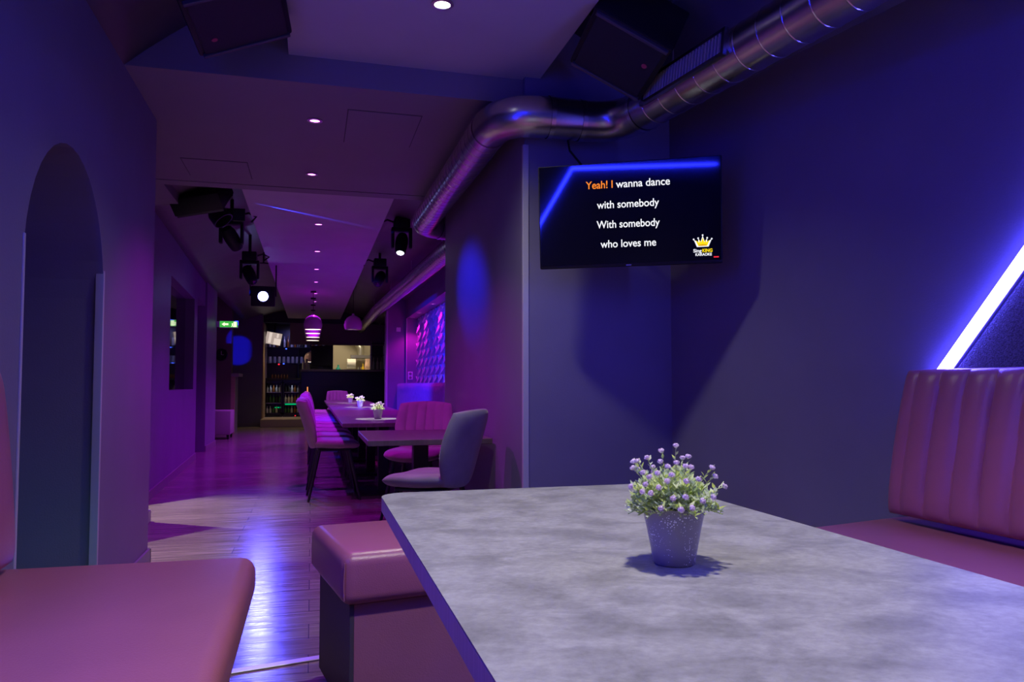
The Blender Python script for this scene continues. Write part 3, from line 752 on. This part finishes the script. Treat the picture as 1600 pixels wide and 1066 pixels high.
for i, y in enumerate((9.2, 9.95, 11.35, 12.85, 13.75)):
    l_ = downlight((XR + .075, y, NZ1), 30, (1.0, .01, .72), emat('niche_lamp', (1.0, .30, .9), 6) if i == 0 else bpy.data.materials['niche_lamp'], f'{ordn[i]} small pink downlight over the relief panel, counted from the near end', 'niche downlights', .028)
# pendants
def pendant(loc, lit, label, group, ceil):
    x, y, z = loc; t = thing('pendant_lamp', label, 'pendant lamp', loc, 0, group)
    bm = new_bm(); lathe(bm, [(.145, 0), (.160, .05), (.163, .09), (.152, .15), (.12, .21), (.07, .245), (.03, .26), (.022, .29), (0, .292), (0, .28), (.018, .27), (.06, .235), (.115, .2), (.146, .148), (.156, .09), (.140, 0), (.145, 0)], 32)
    obj('lamp_shade', bm, M['enamelpink'], t, smooth=40)
    bm = new_bm(); rod(bm, (0, 0, .29), (0, 0, ceil - z), .004, n=6); obj('cord', bm, M['cable'], t)
    bm = new_bm(); lathe(bm, [(0, ceil - z - .03), (.05, ceil - z - .03), (.05, ceil - z), (0, ceil - z)], 16); obj('ceiling_rose', bm, M['blackmetal'], t)
    bm = new_bm(); lathe(bm, [(0, .004), (.141, .004), (.141, .016), (0, .016)], 28); obj('diffuser', bm, M['lampwarm'] if lit else M['enamelpink'], t)
    if lit: spot('pendant_glow', (x, y, z - .02), (x, y, 0), 5.0, WARM, 150, .8, .1)
for i, y in enumerate((13.95, 15.05, 16.3, 17.5)):
    pendant((.012, y, 2.02), True, f'{ordn[i]} dome pendant lamp with a lit underside, counted from the near end of the row', 'lit pendant lamps in a row', 2.715)
pendant((.72, 13.95, 2.03), False, 'unlit pink dome pendant lamp hanging on the right above the tables', None, cvz(.72))
pendant((-.03, 19.75, 1.60), True, 'small lit pendant lamp low over the bar counter', None, 2.62)

# access hatches in the soffit
def hatch(x0, x1, y0, y1, label):
    bm = new_bm(); s = .006
    box(bm, (x0, y0, SZ - .004), (x1, y1, SZ + .006), .001, 1)
    t = tag(obj('access_hatch', bm, M['soffit']), label, 'access hatch')
    bm = new_bm()
    for a, b_, c, d in ((x0 - s, x1 + s, y0 - s, y0), (x0 - s, x1 + s, y1, y1 + s), (x0 - s, x0, y0, y1), (x1, x1 + s, y0, y1)): box(bm, (a, c, SZ - .001), (b_, d, SZ + .004))
    obj('gap', bm, M['dark'], t)
hatch(.185, .60, 4.30, 4.89, 'flush access hatch in the lowered ceiling right of the pink downlight')
hatch(-.89, -.46, 5.53, 5.97, 'flush access hatch in the lowered ceiling near the left corner')

# stage lights
def moving_head(loc, aim, label, ceil, lit, panel_x):
    t = thing('moving_head_light', label, 'stage light', loc)
    bm = new_bm(); box(bm, (-.085, -.10, .16), (.085, .10, .27), .012, 2); obj('base', bm, M['blackplastic'], t, smooth=40)
    bm = new_bm()
    for s in (-1, 1): box(bm, (s * .098 - .016, -.045, -.06), (s * .098 + .016, .045, .17), .010, 2)
    box(bm, (-.11, -.05, .125), (.11, .05, .165), .01, 2); obj('yoke', bm, M['blackplastic'], t, smooth=40)
    bm = new_bm(); lathe(bm, [(0, -.11), (.05, -.11), (.068, -.06), (.072, .0), (.066, .07), (.058, .12), (.050, .13), (0, .13)], 20, align((0, 0, 0), aim)); hd = obj('head', bm, M['blackplastic'], t, smooth=40)
    bm = new_bm(); lathe(bm, [(0, .131), (.040 if lit else .036, .131), (.036, .136), (0, .138)], 18, align((0, 0, 0), aim)); obj('lens', bm, M['lampspot'] if lit else M['screen'], hd)
    bm = new_bm(); rod(bm, (0, 0, .27), (0, 0, ceil - loc[2]), .018, n=10); obj('clamp', bm, M['blackmetal'], t)
    bm = new_bm(); s = 1 if panel_x > loc[0] else -1
    tube(bm, [(s * .08, .05, .24), (s * .15, .08, .27), (s * .22, .1, .24), (panel_x - loc[0], .12, .19)], .011, 8); obj('power_cable', bm, M['cable'], t)
    return t
moving_head((.945, 8.30, 2.60), (-.315, -.83, -1.9), 'moving-head light with a white lens, nearer one right of the corridor panel', cvz(.945), True, .70)
moving_head((.905, 10.6, 2.52), (-.3, -.6, -.7), 'unlit moving-head light, farther one right of the corridor panel', cvz(.905), False, .70)
moving_head((-.775, 7.75, 2.47), (.35, .5, -.6), 'unlit moving-head light below the corridor loudspeaker left of the panel', cvz(-.775), False, -.60)
moving_head((-.75, 9.65, 2.38), (.3, -.4, -.7), 'small moving-head light between the loudspeaker and the blue floodlight', cvz(-.75), False, -.60)
# blue floodlight
fl = thing('floodlight', 'square floodlight with a dazzling blue-white lamp left of the corridor panel', 'stage light', (-.665, 10.9, 2.255))
fd = (Vector((.0, 0, .75)) - Vector((-.665, 10.9, 2.255))).normalized()
fl.rotation_euler = fd.to_track_quat('-Y', 'Z').to_euler()
bm = new_bm(); box(bm, (-.16, -.02, -.14), (.16, .09, .14), .015, 2); obj('housing', bm, M['blackplastic'], fl, smooth=40)
bm = new_bm(); lathe(bm, [(0, 0), (.068, 0), (.068, .006), (0, .010)], 26, Matrix.Translation((0, -.021, 0)) @ Matrix.Rotation(pi / 2, 4, 'X')); obj('lamp', bm, M['lampblue'], fl)
bm = new_bm()
for s in (-1, 1): rod(bm, (s * .17, .03, 0), (s * .17, .2, .46), .010, n=8)
rod(bm, (-.17, .2, .46), (.17, .2, .46), .010, n=8); rod(bm, (0, .2, .46), (0, .3, .85), .012, n=8); obj('mounting_bracket', bm, M['blackmetal'], fl)
spot('floodlight_beam', tuple(Vector((-.665, 10.9, 2.255)) + fd * .06), (-.32, 6.3, 0), 330, BLUE, 31, .6, .07)
# black par lamp with a barn-door flap
pc = thing('par_lamp', 'round black stage lamp hanging at the corner of the corridor loudspeaker', 'stage light', (-.86, 7.42, 2.62))
bm = new_bm(); lathe(bm, [(0, -.10), (.05, -.10), (.09, -.02), (.095, .08), (.088, .08), (.082, 0), (0, -.02)], 24, align((0, 0, 0), (.6, -.2, -.75))); obj('can', bm, M['blackmetal'], pc, smooth=40)
bm = new_bm(); box(bm, (.13, -.05, -.06), (.24, -.04, .06), .003, 1); obj('barn_door', bm, M['blackmetal'], pc)
bm = new_bm(); rod(bm, (0, 0, .05), (0, 0, cvz(-.86) - 2.62), .012, n=8); obj('clamp', bm, M['blackmetal'], pc)

# beams of the moving heads, and free spots where no head stands
def beam(head, target, *a):
    h = Vector(head); d = (Vector(target) - h).normalized(); spot('beam_spot', tuple(h + d * .16), target, *a)
beam((.945, 8.30, 2.60), (.63, 7.47, .70), 520, (.85, .92, 1), 13, .12, .012)
beam((.905, 10.6, 2.52), (.69, 11.22, .70), 460, (.85, .92, 1), 15, .12, .012)
spot('beam_spot', (.80, 13.4, 2.55), (.675, 13.82, .70), 420, (.85, .92, 1), 15, .12, .012)  # added spot for the far pot's light disc, no fixture above it
beam((-.775, 7.75, 2.47), (1.12, 5.45, 1.72), 260, (.01, .01, 1), 17, 1.0, .05)
spot('beam_spot', (-.55, 9.4, 2.45), (1.60, 11.6, .78), 700, (.01, .015, 1), 66, .7, .03)
spot('beam_spot', (-.645, 7.185, 2.690), (.45, 8.0, 2.79), 14, (.03, .05, 1), 11, .8, .004)  # spot added at the panel edge to graze a blue streak, no head here
spot('beam_spot', (-.645, 7.185, 2.690), (.45, 8.0, 2.745), 620, (.03, .05, 1), 4.6, .6, .004)  # second added spot, carries the streak farther across the panel
beam((-.75, 9.65, 2.38), (-1.74, 19.4, 1.86), 2600, (.005, .01, 1), 4.6, .35, .01)
spot('beam_spot', (-.66, 13.6, 2.67), (.4, 12.75, 2.78), 14, (.25, .15, 1), 9, .9, .006)  # violet graze on the panel, no head modelled here

# ================================================================== CHAIRS AND TABLES OF THE CORRIDOR
def make_chair(name, label, m, loc, rz, group=None):
    """faces -y; origin on the floor"""
    t = thing(name, label, 'chair', loc, rz, group)
    bm = new_bm()
    def seat(a, b):
        y = -.245 + (b + 1) / 2 * .46; wd = .235 - .045 * max(0, b) ** 1.5
        z = .49 + .022 * a * a - .035 * max(0, -b - .55) ** 1.3 + .012 * max(0, b)
        return (a * wd, y, z)
    pad(bm, seat, .085, 20, 20, .55, groove=None, edge=5)
    obj('seat', bm, m, t, smooth=60)
    bm = new_bm()
    def back(a, b):
        h = max(0.0, (b + 1) / 2); z = .455 + .445 * h
        wd = .165 + .075 * math.sin(min(1, h * 1.75) * pi / 2) - .012 * max(0, h - .6) * 2.5
        y = .185 + .13 * h ** 1.4 - .085 * a * a * (.45 + .55 * h)
        return (a * wd, y, z)
    pad(bm, back, .058, 54, 24, .30, groove=lambda a, b: .013 * abs(sin(pi * (a + 1) * 3)) ** .5 - .009, edge=7)
    obj('backrest', bm, m, t, smooth=60)
    for sx in (-1, 1):
        for sy in (-1, 1):
            bm = new_bm(); rod(bm, (sx * .14, sy * .13 - .01, .455), (sx * .215, sy * .225 - .01, 0), .017, .011, 10); obj('leg', bm, M['blackmetal'], t, smooth=40)
    bm = new_bm(); box(bm, (-.16, -.155, .438), (.16, .135, .456), .004, 1); obj('under_frame', bm, M['blackmetal'], t)
    return t
def make_dtable(name, label, loc, w_, l_, group=None):
    t = thing(name, label, 'table', loc, 0, group)
    bm = new_bm(); box(bm, (-w_ / 2, -l_ / 2, .665), (w_ / 2, l_ / 2, .70), .003, 1); obj('tabletop', bm, M['darktable'], t)
    bm = new_bm(); box(bm, (-.05, -.05, .015), (.05, .05, .665), .004, 1); obj('column', bm, M['blackmetal'], t)
    bm = new_bm(); box(bm, (-.27, -.27, 0), (.27, .27, .018), .004, 1); obj('foot_plate', bm, M['blackmetal'], t)
    return t
t0 = make_dtable('dining_table', 'first dark table of the long corridor row, nearest its front end', (.68, 7.42, 0), .84, 1.58, 'long row of dark tables')
for i in range(1, 6):
    dup(t0, (.68, 7.42 + 1.6 * i, 0), 0, f'{ordn[i]} dark table of the long corridor row, counted from the front')
make_dtable('dining_table', 'small dark table between the rose chair and the grey chair', (.715, 5.10, 0), .77, 1.0)
ch = make_chair('dining_chair', 'first velvet chair glowing pink along the left of the table row, nearest the front', M['velvet'], (.19, 7.12, 0), radians(90 + 2), 'chairs along the table row')
for i in range(1, 11):
    dup(ch, (.19 + random.uniform(-.012, .012), 7.12 + .80 * i, 0), radians(90 + random.uniform(-3, 3)), f'{ordn[i]} velvet chair glowing pink along the left of the table row, counted from the front')
hd_ = dup(ch, (.56, 16.62, 0), radians(4), 'velvet chair glowing pink at the far head of the table row'); del hd_['group']
pk = dup(ch, (.80, 5.86, 0), radians(-24), 'velvet chair glowing pink facing the camera behind the small dark table'); del pk['group']
make_chair('dining_chair', 'grey velvet chair with its back turned, beside the pillar wall', M['greyvelvet'], (.675, 4.33, 0), radians(-126))
# small pots on the long row
WP = [(-.02, .01, .16), (.03, -.02, .15), (.0, .03, .17), (-.04, .0, .14), (.045, .02, .13)]
def small_pot(x, y, label):
    t = make_plant('potted_flowers', label, (x, y, .70), M['whitepot'], WP, 46, int(y * 10), None, True)
    for k in range(9):
        a = k * 2.3; rr = .025 + .05 * ((k * 37) % 10) / 10; o = fl0[k % 3].copy(); COL.objects.link(o); o.parent = t
        o.location = (rr * cos(a), rr * sin(a), .175 - rr * .6); o.scale = (1.9,) * 3
small_pot(.63, 7.47, 'white-flowered pot on the first dark table, in a disc of white light')
small_pot(.69, 11.22, 'white-flowered pot on the third dark table of the row')
small_pot(.675, 13.82, 'white-flowered pot farthest back on the table row')
# ribbed bench in the recess
bb = thing('banquette', 'long ribbed velvet bench lit blue under the pink niche', 'bench', (1.69, 10.3, 0))
bm = new_bm(); box(bm, (-.62, -3.78, .36), (-.02, 3.78, .49), .03, 3); obj('seat_cushion', bm, M['bluevelvet'], bb, smooth=40)
bm = new_bm(); box(bm, (-.55, -3.75, 0), (-.02, 3.75, .36)); obj('base', bm, M['plumpanel'], bb)
bm = new_bm(); box(bm, (-.14, -3.78, .49), (-.012, 3.78, 1.045), .03, 3); bk = obj('backrest', bm, M['bluevelvet'], bb, smooth=40)
bm = new_bm()
for i in range(189):
    y = -3.76 + i * .04; tube(bm, [(-.142, y, .52), (-.144, y, .80), (-.142, y, 1.02), (-.128, y, 1.042), (-.06, y, 1.047)], .013, 5, False)
obj('rib', bm, M['bluevelvet'], bk, smooth=60)['kind'] = 'stuff'
bm = new_bm(); box(bm, (XR + .035, NY1 - .012, 1.12), (XR + .125, NY1 + .002, 1.27), .004, 1)
so = tag(obj('wall_socket', bm, M['white']), 'white double socket low on the pink end of the niche', 'socket')
bm = new_bm()
for z in (1.16, 1.23): lathe(bm, [(0, 0), (.026, 0), (.026, .003), (0, .003)], 16, Matrix.Translation((XR + .08, NY1 - .012, z)) @ Matrix.Rotation(pi / 2, 4, 'X'))
obj('socket_hole', bm, M['skirt'], so)
bm = new_bm(); box(bm, (1.52, 14.10, 2.02), (1.60, 14.122, 2.10), .006, 1)
tag(obj('motion_sensor', bm, M['white']), 'small white sensor box high on the column by the niche', 'sensor')

# ================================================================== FAR LEFT: exit sign, clock, box seat
ex = thing('exit_sign', 'lit green exit sign with arrow and door at the end of the left wall', 'sign', (-1.38, 13.62, 2.06))
bm = new_bm(); box(bm, (-.155, -.02, -.062), (.155, .02, .062), .005, 1); obj('housing', bm, M['white'], ex)
def ef(pts, m, nm, y=-.0215):
    return flat(pts, m, ex, nm, y)
ef([(-.145, -.052), (.145, -.052), (.145, .052), (-.145, .052)], M['exitg'], 'sign_face')
ef([(-.115, 0), (-.065, .036), (-.065, .016), (-.005, .016), (-.005, -.016), (-.065, -.016), (-.065, -.036)], M['exitw'], 'arrow', -.0225)
ef([(.075, -.045), (.128, -.045), (.128, .045), (.075, .045)], M['exitw'], 'door_symbol', -.0225)
ef([(.04, -.045), (.052, -.012), (.045, .012), (.06, .022), (.072, .008), (.066, -.014), (.082, -.045), (.070, -.045), (.058, -.02), (.052, -.045)], M['exitw'], 'runner_symbol', -.0228)
bm = new_bm(); box(bm, (-.20, -.01, -.05), (-.15, .01, .05)); obj('wall_mount', bm, M['white'], ex)
spot('exit_sign_glow', (-1.42, 13.60, 2.14), (-1.40, 13.55, 2.7), .35, (.75, 1.0, .35), 120, .8, .05)
ck = thing('wall_clock', 'round dark wall clock on the brown wall under the exit sign', 'clock', (-1.86, 16.995, 1.66))
bm = new_bm(); lathe(bm, [(0, 0), (.13, 0), (.13, .025), (.115, .03), (.112, .018), (0, .018)], 28, Matrix.Rotation(pi / 2, 4, 'X')); obj('case', bm, M['black'], ck, smooth=40)
bm = new_bm(); box(bm, (-.004, -.024, 0), (.004, -.020, .08)); box(bm, (0, -.024, -.004), (.05, -.020, .004)); obj('hand', bm, M['white'], ck)
pf = thing('picture', 'tall dark framed picture on the brown wall beside the clock', 'picture', (-2.12, 16.99, 1.65))
bm = new_bm(); box(bm, (-.16, -.02, -.40), (.16, .0, .40), .004, 1); obj('frame', bm, M['black'], pf)
bm = new_bm(); box(bm, (-.14, -.024, -.38), (.14, -.018, .38)); obj('print', bm, M['dark'], pf)
bx = thing('box_seat', 'grey upholstered box seat on short black feet at the end of the left wall', 'seat', (-1.86, 15.35, 0))
bm = new_bm(); box(bm, (-.42, -.36, .09), (.40, .36, .54), .02, 2); obj('body', bm, M['upholst'], bx, smooth=40)
for sx in (-.37, .35):
    for sy in (-.31, .31):
        bm = new_bm(); rod(bm, (sx, sy, 0), (sx, sy, .10), .018, .024, 10); obj('foot', bm, M['black'], bx)
wc = thing('half_wall', 'low half wall with a pale end board and a grey ledge beyond the box seat', 'partition', (-1.60, 17.0, 0))
bm = new_bm(); box(bm, (-.06, 0, 0), (.02, .10, 1.20)); obj('end_board', bm, M['wood'], wc)
bm = new_bm(); box(bm, (-.06, -.03, 1.20), (.10, .9, 1.27), .004, 1); obj('ledge', bm, M['upholst'], wc)
bm = new_bm(); box(bm, (-.04, .10, 0), (.0, .9, 1.20)); obj('panel', bm, M['paint'], wc)

# ================================================================== THE BAR
bc = thing('bar_counter', 'gloss black bar counter at the end of the corridor', 'counter', (.79, 19.45, .19))
bm = new_bm(); box(bm, (-1.04, -.26, .0), (1.03, .26, 1.16)); obj('front', bm, M['black'], bc)
bm = new_bm(); box(bm, (-1.04, -.275, .80), (1.03, -.26, 1.15), .003, 1); obj('upper_panel', bm, M['black'], bc)
bm = new_bm(); box(bm, (-1.06, -.32, 1.16), (1.04, .30, 1.215), .006, 1); obj('worktop', bm, M['darktable'], bc)
bm = new_bm(); box(bm, (-.90, -.278, .47), (-.875, -.262, .78), .002, 1); obj('light_strip', bm, M['ledorange'], bc)
bw = thing('back_bar', 'dark back bar shelving with three shelves of bottles', 'shelving', (-.45, 20.75, .19))
bm = new_bm(); box(bm, (-.74, -.45, .96), (.98, .24, 1.0)); obj('worktop', bm, M['dark'], bw)
for z in (1.38, 1.80):
    bm = new_bm(); box(bm, (-.74, -.06, z), (.98, .24, z + .025)); obj('shelf', bm, M['black'], bw)
for x in (-.735, .10, .975):
    bm = new_bm(); box(bm, (x - .012, .0, 1.0), (x + .012, .24, 2.3)); obj('upright', bm, M['black'], bw)
bm = new_bm(); box(bm, (-.74, .22, 1.0), (.98, .245, 2.3)); obj('back_panel', bm, mat('back_bar_panel', (.05, .05, .12), .4), bw)
def bottle_mesh(name, r, h, m, n=10, neck=.35):
    bm = new_bm(); lathe(bm, [(0, 0), (r, .002), (r, h * .58), (r * neck, h * .76), (r * neck, h), (0, h)], n); return obj(name, bm, m, smooth=40)
bmats = [mat('amber_glass', (.18, .06, .015), .12), mat('green_glass', (.03, .08, .03), .12), mat('clear_glass', (.35, .35, .40), .10), mat('pale_label_glass', (.45, .42, .36), .3), mat('dark_glass', (.02, .02, .025), .12)]
protos = {}
def bottle(x, y, z, r, h, k, label, group, cat='bottle', name='bottle', neck=.35):
    key = (name, r, h, k, neck)
    if key not in protos: o = protos[key] = bottle_mesh(name, r, h, bmats[k], neck=neck)
    else: o = protos[key].copy(); COL.objects.link(o)
    o.location = (x, y, z); tag(o, label, cat, group); return o
rb = random.Random(5)
for i in range(17):
    bottle(-1.08 + i * .092, 20.82, 2.015, .032, .30, rb.choice([0, 2, 3, 4]), 'bottle standing on the top shelf of the back bar', 'bottles on the top shelf of the back bar')
for i in range(11):
    bottle(-1.07 + i * .115, 20.82, 1.595, .040, .17, rb.choice([2, 3, 2]), 'glass standing on the middle shelf of the back bar', 'glasses on the middle shelf of the back bar', 'glass', 'drinking_glass', .95)
for i in range(6):
    bottle(-1.0 + i * .075, 20.6, 1.19, .030, .10, rb.choice([0, 0, 3]), 'short jar on the back bar worktop above the fridges', 'jars above the bottle fridges', 'jar', 'jar', .8)
for s_, X0 in (('left', -1.17), ('right', -.715)):
    f = thing('bottle_fridge', f'{s_} one of two glass-door bottle fridges under the back bar', 'fridge', (X0 + .22, 20.55, .19), 0)
    bm = new_bm(); wv = .22
    box(bm, (-wv, -.22, .0), (wv, .24, .06)); box(bm, (-wv, -.22, .90), (wv, .24, .95)); box(bm, (-wv, .2, .06), (wv, .24, .9)); box(bm, (-wv, -.22, .06), (-wv + .02, .2, .9)); box(bm, (wv - .02, -.22, .06), (wv, .2, .9))
    obj('cabinet', bm, M['black'], f)
    for z in (.08, .36, .64):
        bm = new_bm(); box(bm, (-.2, -.18, z - .012), (.2, .2, z)); obj('shelf', bm, M['steel'], f)
    bm = new_bm()
    for a in ((-wv, wv, .07, .11), (-wv, wv, .87, .90), (-wv, -wv + .035, .07, .9), (wv - .035, wv, .07, .9)): box(bm, (a[0], -.245, a[2]), (a[1], -.225, a[3]))
    obj('door_frame', bm, M['black'], f)
    bm = new_bm(); box(bm, (.05, -.226, .015), (.15, -.220, .045)); dp = obj('control_panel', bm, M['blackplastic'], f)
    if s_ == 'right':
        bm = new_bm(); box(bm, (.08, -.229, .022), (.105, -.225, .04)); obj('status_light', bm, M['ledred'], dp)
        bm = new_bm(); box(bm, (-.18, .18, .30), (.19, .19, .335)); obj('inner_light', bm, M['ledgreen'], f)
    else:
        bm = new_bm(); box(bm, (.02, .18, .22), (.19, .19, .245)); obj('inner_light', bm, M['ledgreen'], f)
    spot('fridge_glow', (X0 + .22, 20.38, 1.05), (X0 + .22, 20.55, .2), 1.5, (.75, .85, 1.0), 120, .6, .08)
    for z, h in ((.08, .20), (.36, .22), (.64, .18)):
        for i in range(5):
            bottle(X0 + .065 + i * .078, 20.42, .19 + z, .030, h, rb.choice([0, 1, 2, 3, 3, 4]), f'bottle standing inside the {s_} bottle fridge', f'bottles in the {s_} bottle fridge')
mo = thing('bar_screen', 'tilted bright screen hanging over the left end of the back bar', 'screen', (-.97, 20.30, 2.21))
mo.rotation_euler = (radians(8), radians(9), radians(14))
bm = new_bm(); box(bm, (-.20, 0, -.16), (.22, .04, .17), .006, 1); rod(bm, (0, .03, .1), (0, .1, .5), .02, n=8); obj('housing', bm, M['blackplastic'], mo)
flat([(-.19, -.15), (.20, -.15), (.20, .16), (-.19, .16)], M['tvpic'], mo, 'picture', -.003)
flat([(.02, -.14), (.19, -.14), (.19, .02), (.02, .02)], M['tvpic2'], mo, 'picture_detail', -.005)
flat([(-.12, -.12), (-.05, -.12), (-.05, .15), (-.12, .15)], M['tvpic2'], mo, 'picture_detail', -.005)
flat([(.07, .04), (.12, .04), (.12, .15), (.07, .15)], M['tvpic2'], mo, 'picture_detail', -.005)
ti = thing('till_monitor', 'large black till monitor seen from behind on the bar counter', 'monitor', (.22, 19.52, 1.405))
bm = new_bm(); box(bm, (-.24, -.02, .08), (.26, .03, .60), .01, 1); obj('housing', bm, M['blackplastic'], ti)
bm = new_bm(); box(bm, (-.04, 0, .01), (.04, .03, .1)); box(bm, (-.14, -.1, 0), (.14, .12, .015), .004, 1); obj('stand', bm, M['blackmetal'], ti)
for i, (x, h, k) in enumerate(((-.20, .19, 2), (-.13, .26, 3), (-.08, .15, 2))):
    bottle(x, 19.40, 1.405, .035, h, k, ('clear glass at the left end of the bar counter', 'pale bottle at the left end of the bar counter', 'clear glass beside the till monitor on the bar counter')[i], None, 'glass' if i != 1 else 'bottle', 'drinking_glass' if i != 1 else 'bottle', .9)
for i, (x, m_) in enumerate(((-.66, 'ledblue'), (-.84, 'ledred'), (-.72, 'ledblue'))):
    z = (1.955, 1.545, 1.56)[i]; bm = new_bm(); box(bm, (x - .02, 20.66, z), (x + .02, 20.69, z + .028), .004, 1)
    tag(obj('indicator_lamp', bm, M[m_]), ('blue indicator light under the top shelf of the back bar', 'red indicator light under the middle shelf of the back bar', 'blue indicator light beside the red one under the middle shelf')[i], 'light')
spot('back_bar_fill', (-.45, 20.2, 2.5), (-.45, 20.9, 1.4), 16.0, (.42, .38, 1), 130, .8, .1)  # bluish fill added to lift the shelves, no fixture
spot('counter_fill', (.9, 17.6, 2.3), (.75, 19.2, 1.0), 9, (.9, .85, .8), 60, .9, .15)  # fill added to give the counter front a sheen, no fixture
spot('step_fill', (-.7, 19.6, 2.5), (-.7, 19.0, 0), 46, WARM, 95, .8, .1)  # warm fill added over the step, no fixture
# rack at the right end of the bar
rk = thing('bottle_rack', 'tall black wire rack at the right end of the bar', 'rack', (1.66, 19.95, .19))
for x in (-.17, .17):
    for y in (-.12, .12):
        bm = new_bm(); rod(bm, (x, y, 0), (x, y, 1.95), .010, n=6); obj('post', bm, M['steel'], rk)
for z in (.4, .8, 1.22, 1.6, 1.9):
    bm = new_bm(); box(bm, (-.18, -.13, z), (.18, .13, z + .012)); obj('shelf', bm, M['black'], rk)
for i in range(3): bottle(1.56 + i * .10, 19.88, 1.422, .032, .31, (2, 3, 2)[i], 'tall bottle on the wire rack at the right end of the bar', 'bottles on the wire rack')
# kitchen beyond the hatch
kw = thing('kitchen_counter', 'steel kitchen counter seen through the hatch', 'counter', (1.1, 22.9, 0))
bm = new_bm(); box(bm, (-1.2, -.3, .86), (1.2, .3, .90), .004, 1); obj('worktop', bm, M['steel'], kw)
bm = new_bm(); box(bm, (-1.18, -.28, 0), (1.18, .3, .86)); obj('cabinet', bm, M['white'], kw)
hd2 = thing('extractor_hood', 'steel extractor pipe with an elbow under the kitchen ceiling', 'extractor', (1.15, 22.9, 1.9))
bm = new_bm(); tube(bm, [(-.45, .1, .78), (-.2, .05, .6), (.0, 0, .45), (.15, -.05, .40), (.25, -.05, .2), (.25, -.05, -.05)], .11, 16); obj('pipe', bm, M['steel'], hd2, smooth=50)
bm = new_bm(); box(bm, (-.05, -.25, -.1), (.55, .2, .0), .01, 1); obj('hood', bm, M['steel'], hd2)
hs = thing('hatch_shelf', 'narrow steel shelf along the kitchen hatch', 'shelf', (1.05, 22.15, 1.33))
bm = new_bm(); box(bm, (-.75, -.28, -.03), (.75, .2, .0), .003, 1); obj('board', bm, M['steel'], hs)
pr = thing('paper_roll', 'big white paper roll on a dispenser in the kitchen hatch', 'paper roll', (1.10, 22.15, 1.33))
bm = new_bm(); lathe(bm, [(0, -.12), (.14, -.12), (.14, .12), (0, .12)], 24, Matrix.Translation((0, 0, .30)) @ Matrix.Rotation(pi / 2, 4, 'Y')); obj('roll', bm, M['white'], pr, smooth=40)
bm = new_bm(); box(bm, (-.22, -.11, 0), (.16, .1, .13), .01, 1); obj('dispenser', bm, M['white'], pr)
def item(nm, x, h, r, m, label, cat, neck=.4, y=22.1):
    o = bottle_mesh(nm, r, h, m, 14, neck); o.location = (x, y, 1.33); tag(o, label, cat)
item('detergent_bottle', .73, .26, .065, mat('teal_plastic', (.01, .30, .28), .3), 'teal detergent bottle at the left of the kitchen hatch', 'bottle')
item('squeeze_bottle', 1.43, .30, .035, mat('yellow_plastic', (.75, .50, .03), .35), 'yellow squeeze bottle in the kitchen hatch', 'bottle')
item('canister', 1.56, .44, .09, mat('red_white_can', (.72, .45, .38), .4, noise=.5, nscale=7), 'large reddish white canister at the right of the kitchen hatch', 'canister', .8)
item('measuring_jug', 1.33, .20, .06, M['steel'], 'steel jug beside the paper roll in the kitchen hatch', 'jug', .9)
area('kitchen_lamp', (1.05, 21.40, 2.72), (1.05, 22.3, 1.2), 30, (1.0, .80, .50), 1.6, .5)
# side-room daylight lamp that spills across the floor
for nm_, p_, lb_ in (('wall_lamp', (-1.80, 6.66, 1.95), 'white lamp on a bracket in the side room, lighting the far opening'), ('wall_lamp', (-1.53, 4.90, 1.75), 'white lamp by the near side-room opening behind the arched wall')):
    sl = thing(nm_, lb_, 'lamp', p_)
    bm = new_bm(); box(bm, (-.10, -.05, .02), (.02, .05, .12), .01, 1); rod(bm, (-.04, 0, .1), (-.04, 0, 2.62 - p_[2]), .012, n=8); obj('body', bm, M['white'], sl)
spot('side_room_light', (-1.80, 6.66, 1.90), (-1.12, 6.55, 0), 230, (1.0, .88, .68), 60, .7, .015)
spot('side_room_light', (-1.53, 4.90, 1.70), (-.90, 5.08, 0), 120, (1.0, .88, .70), 56, .7, .015)
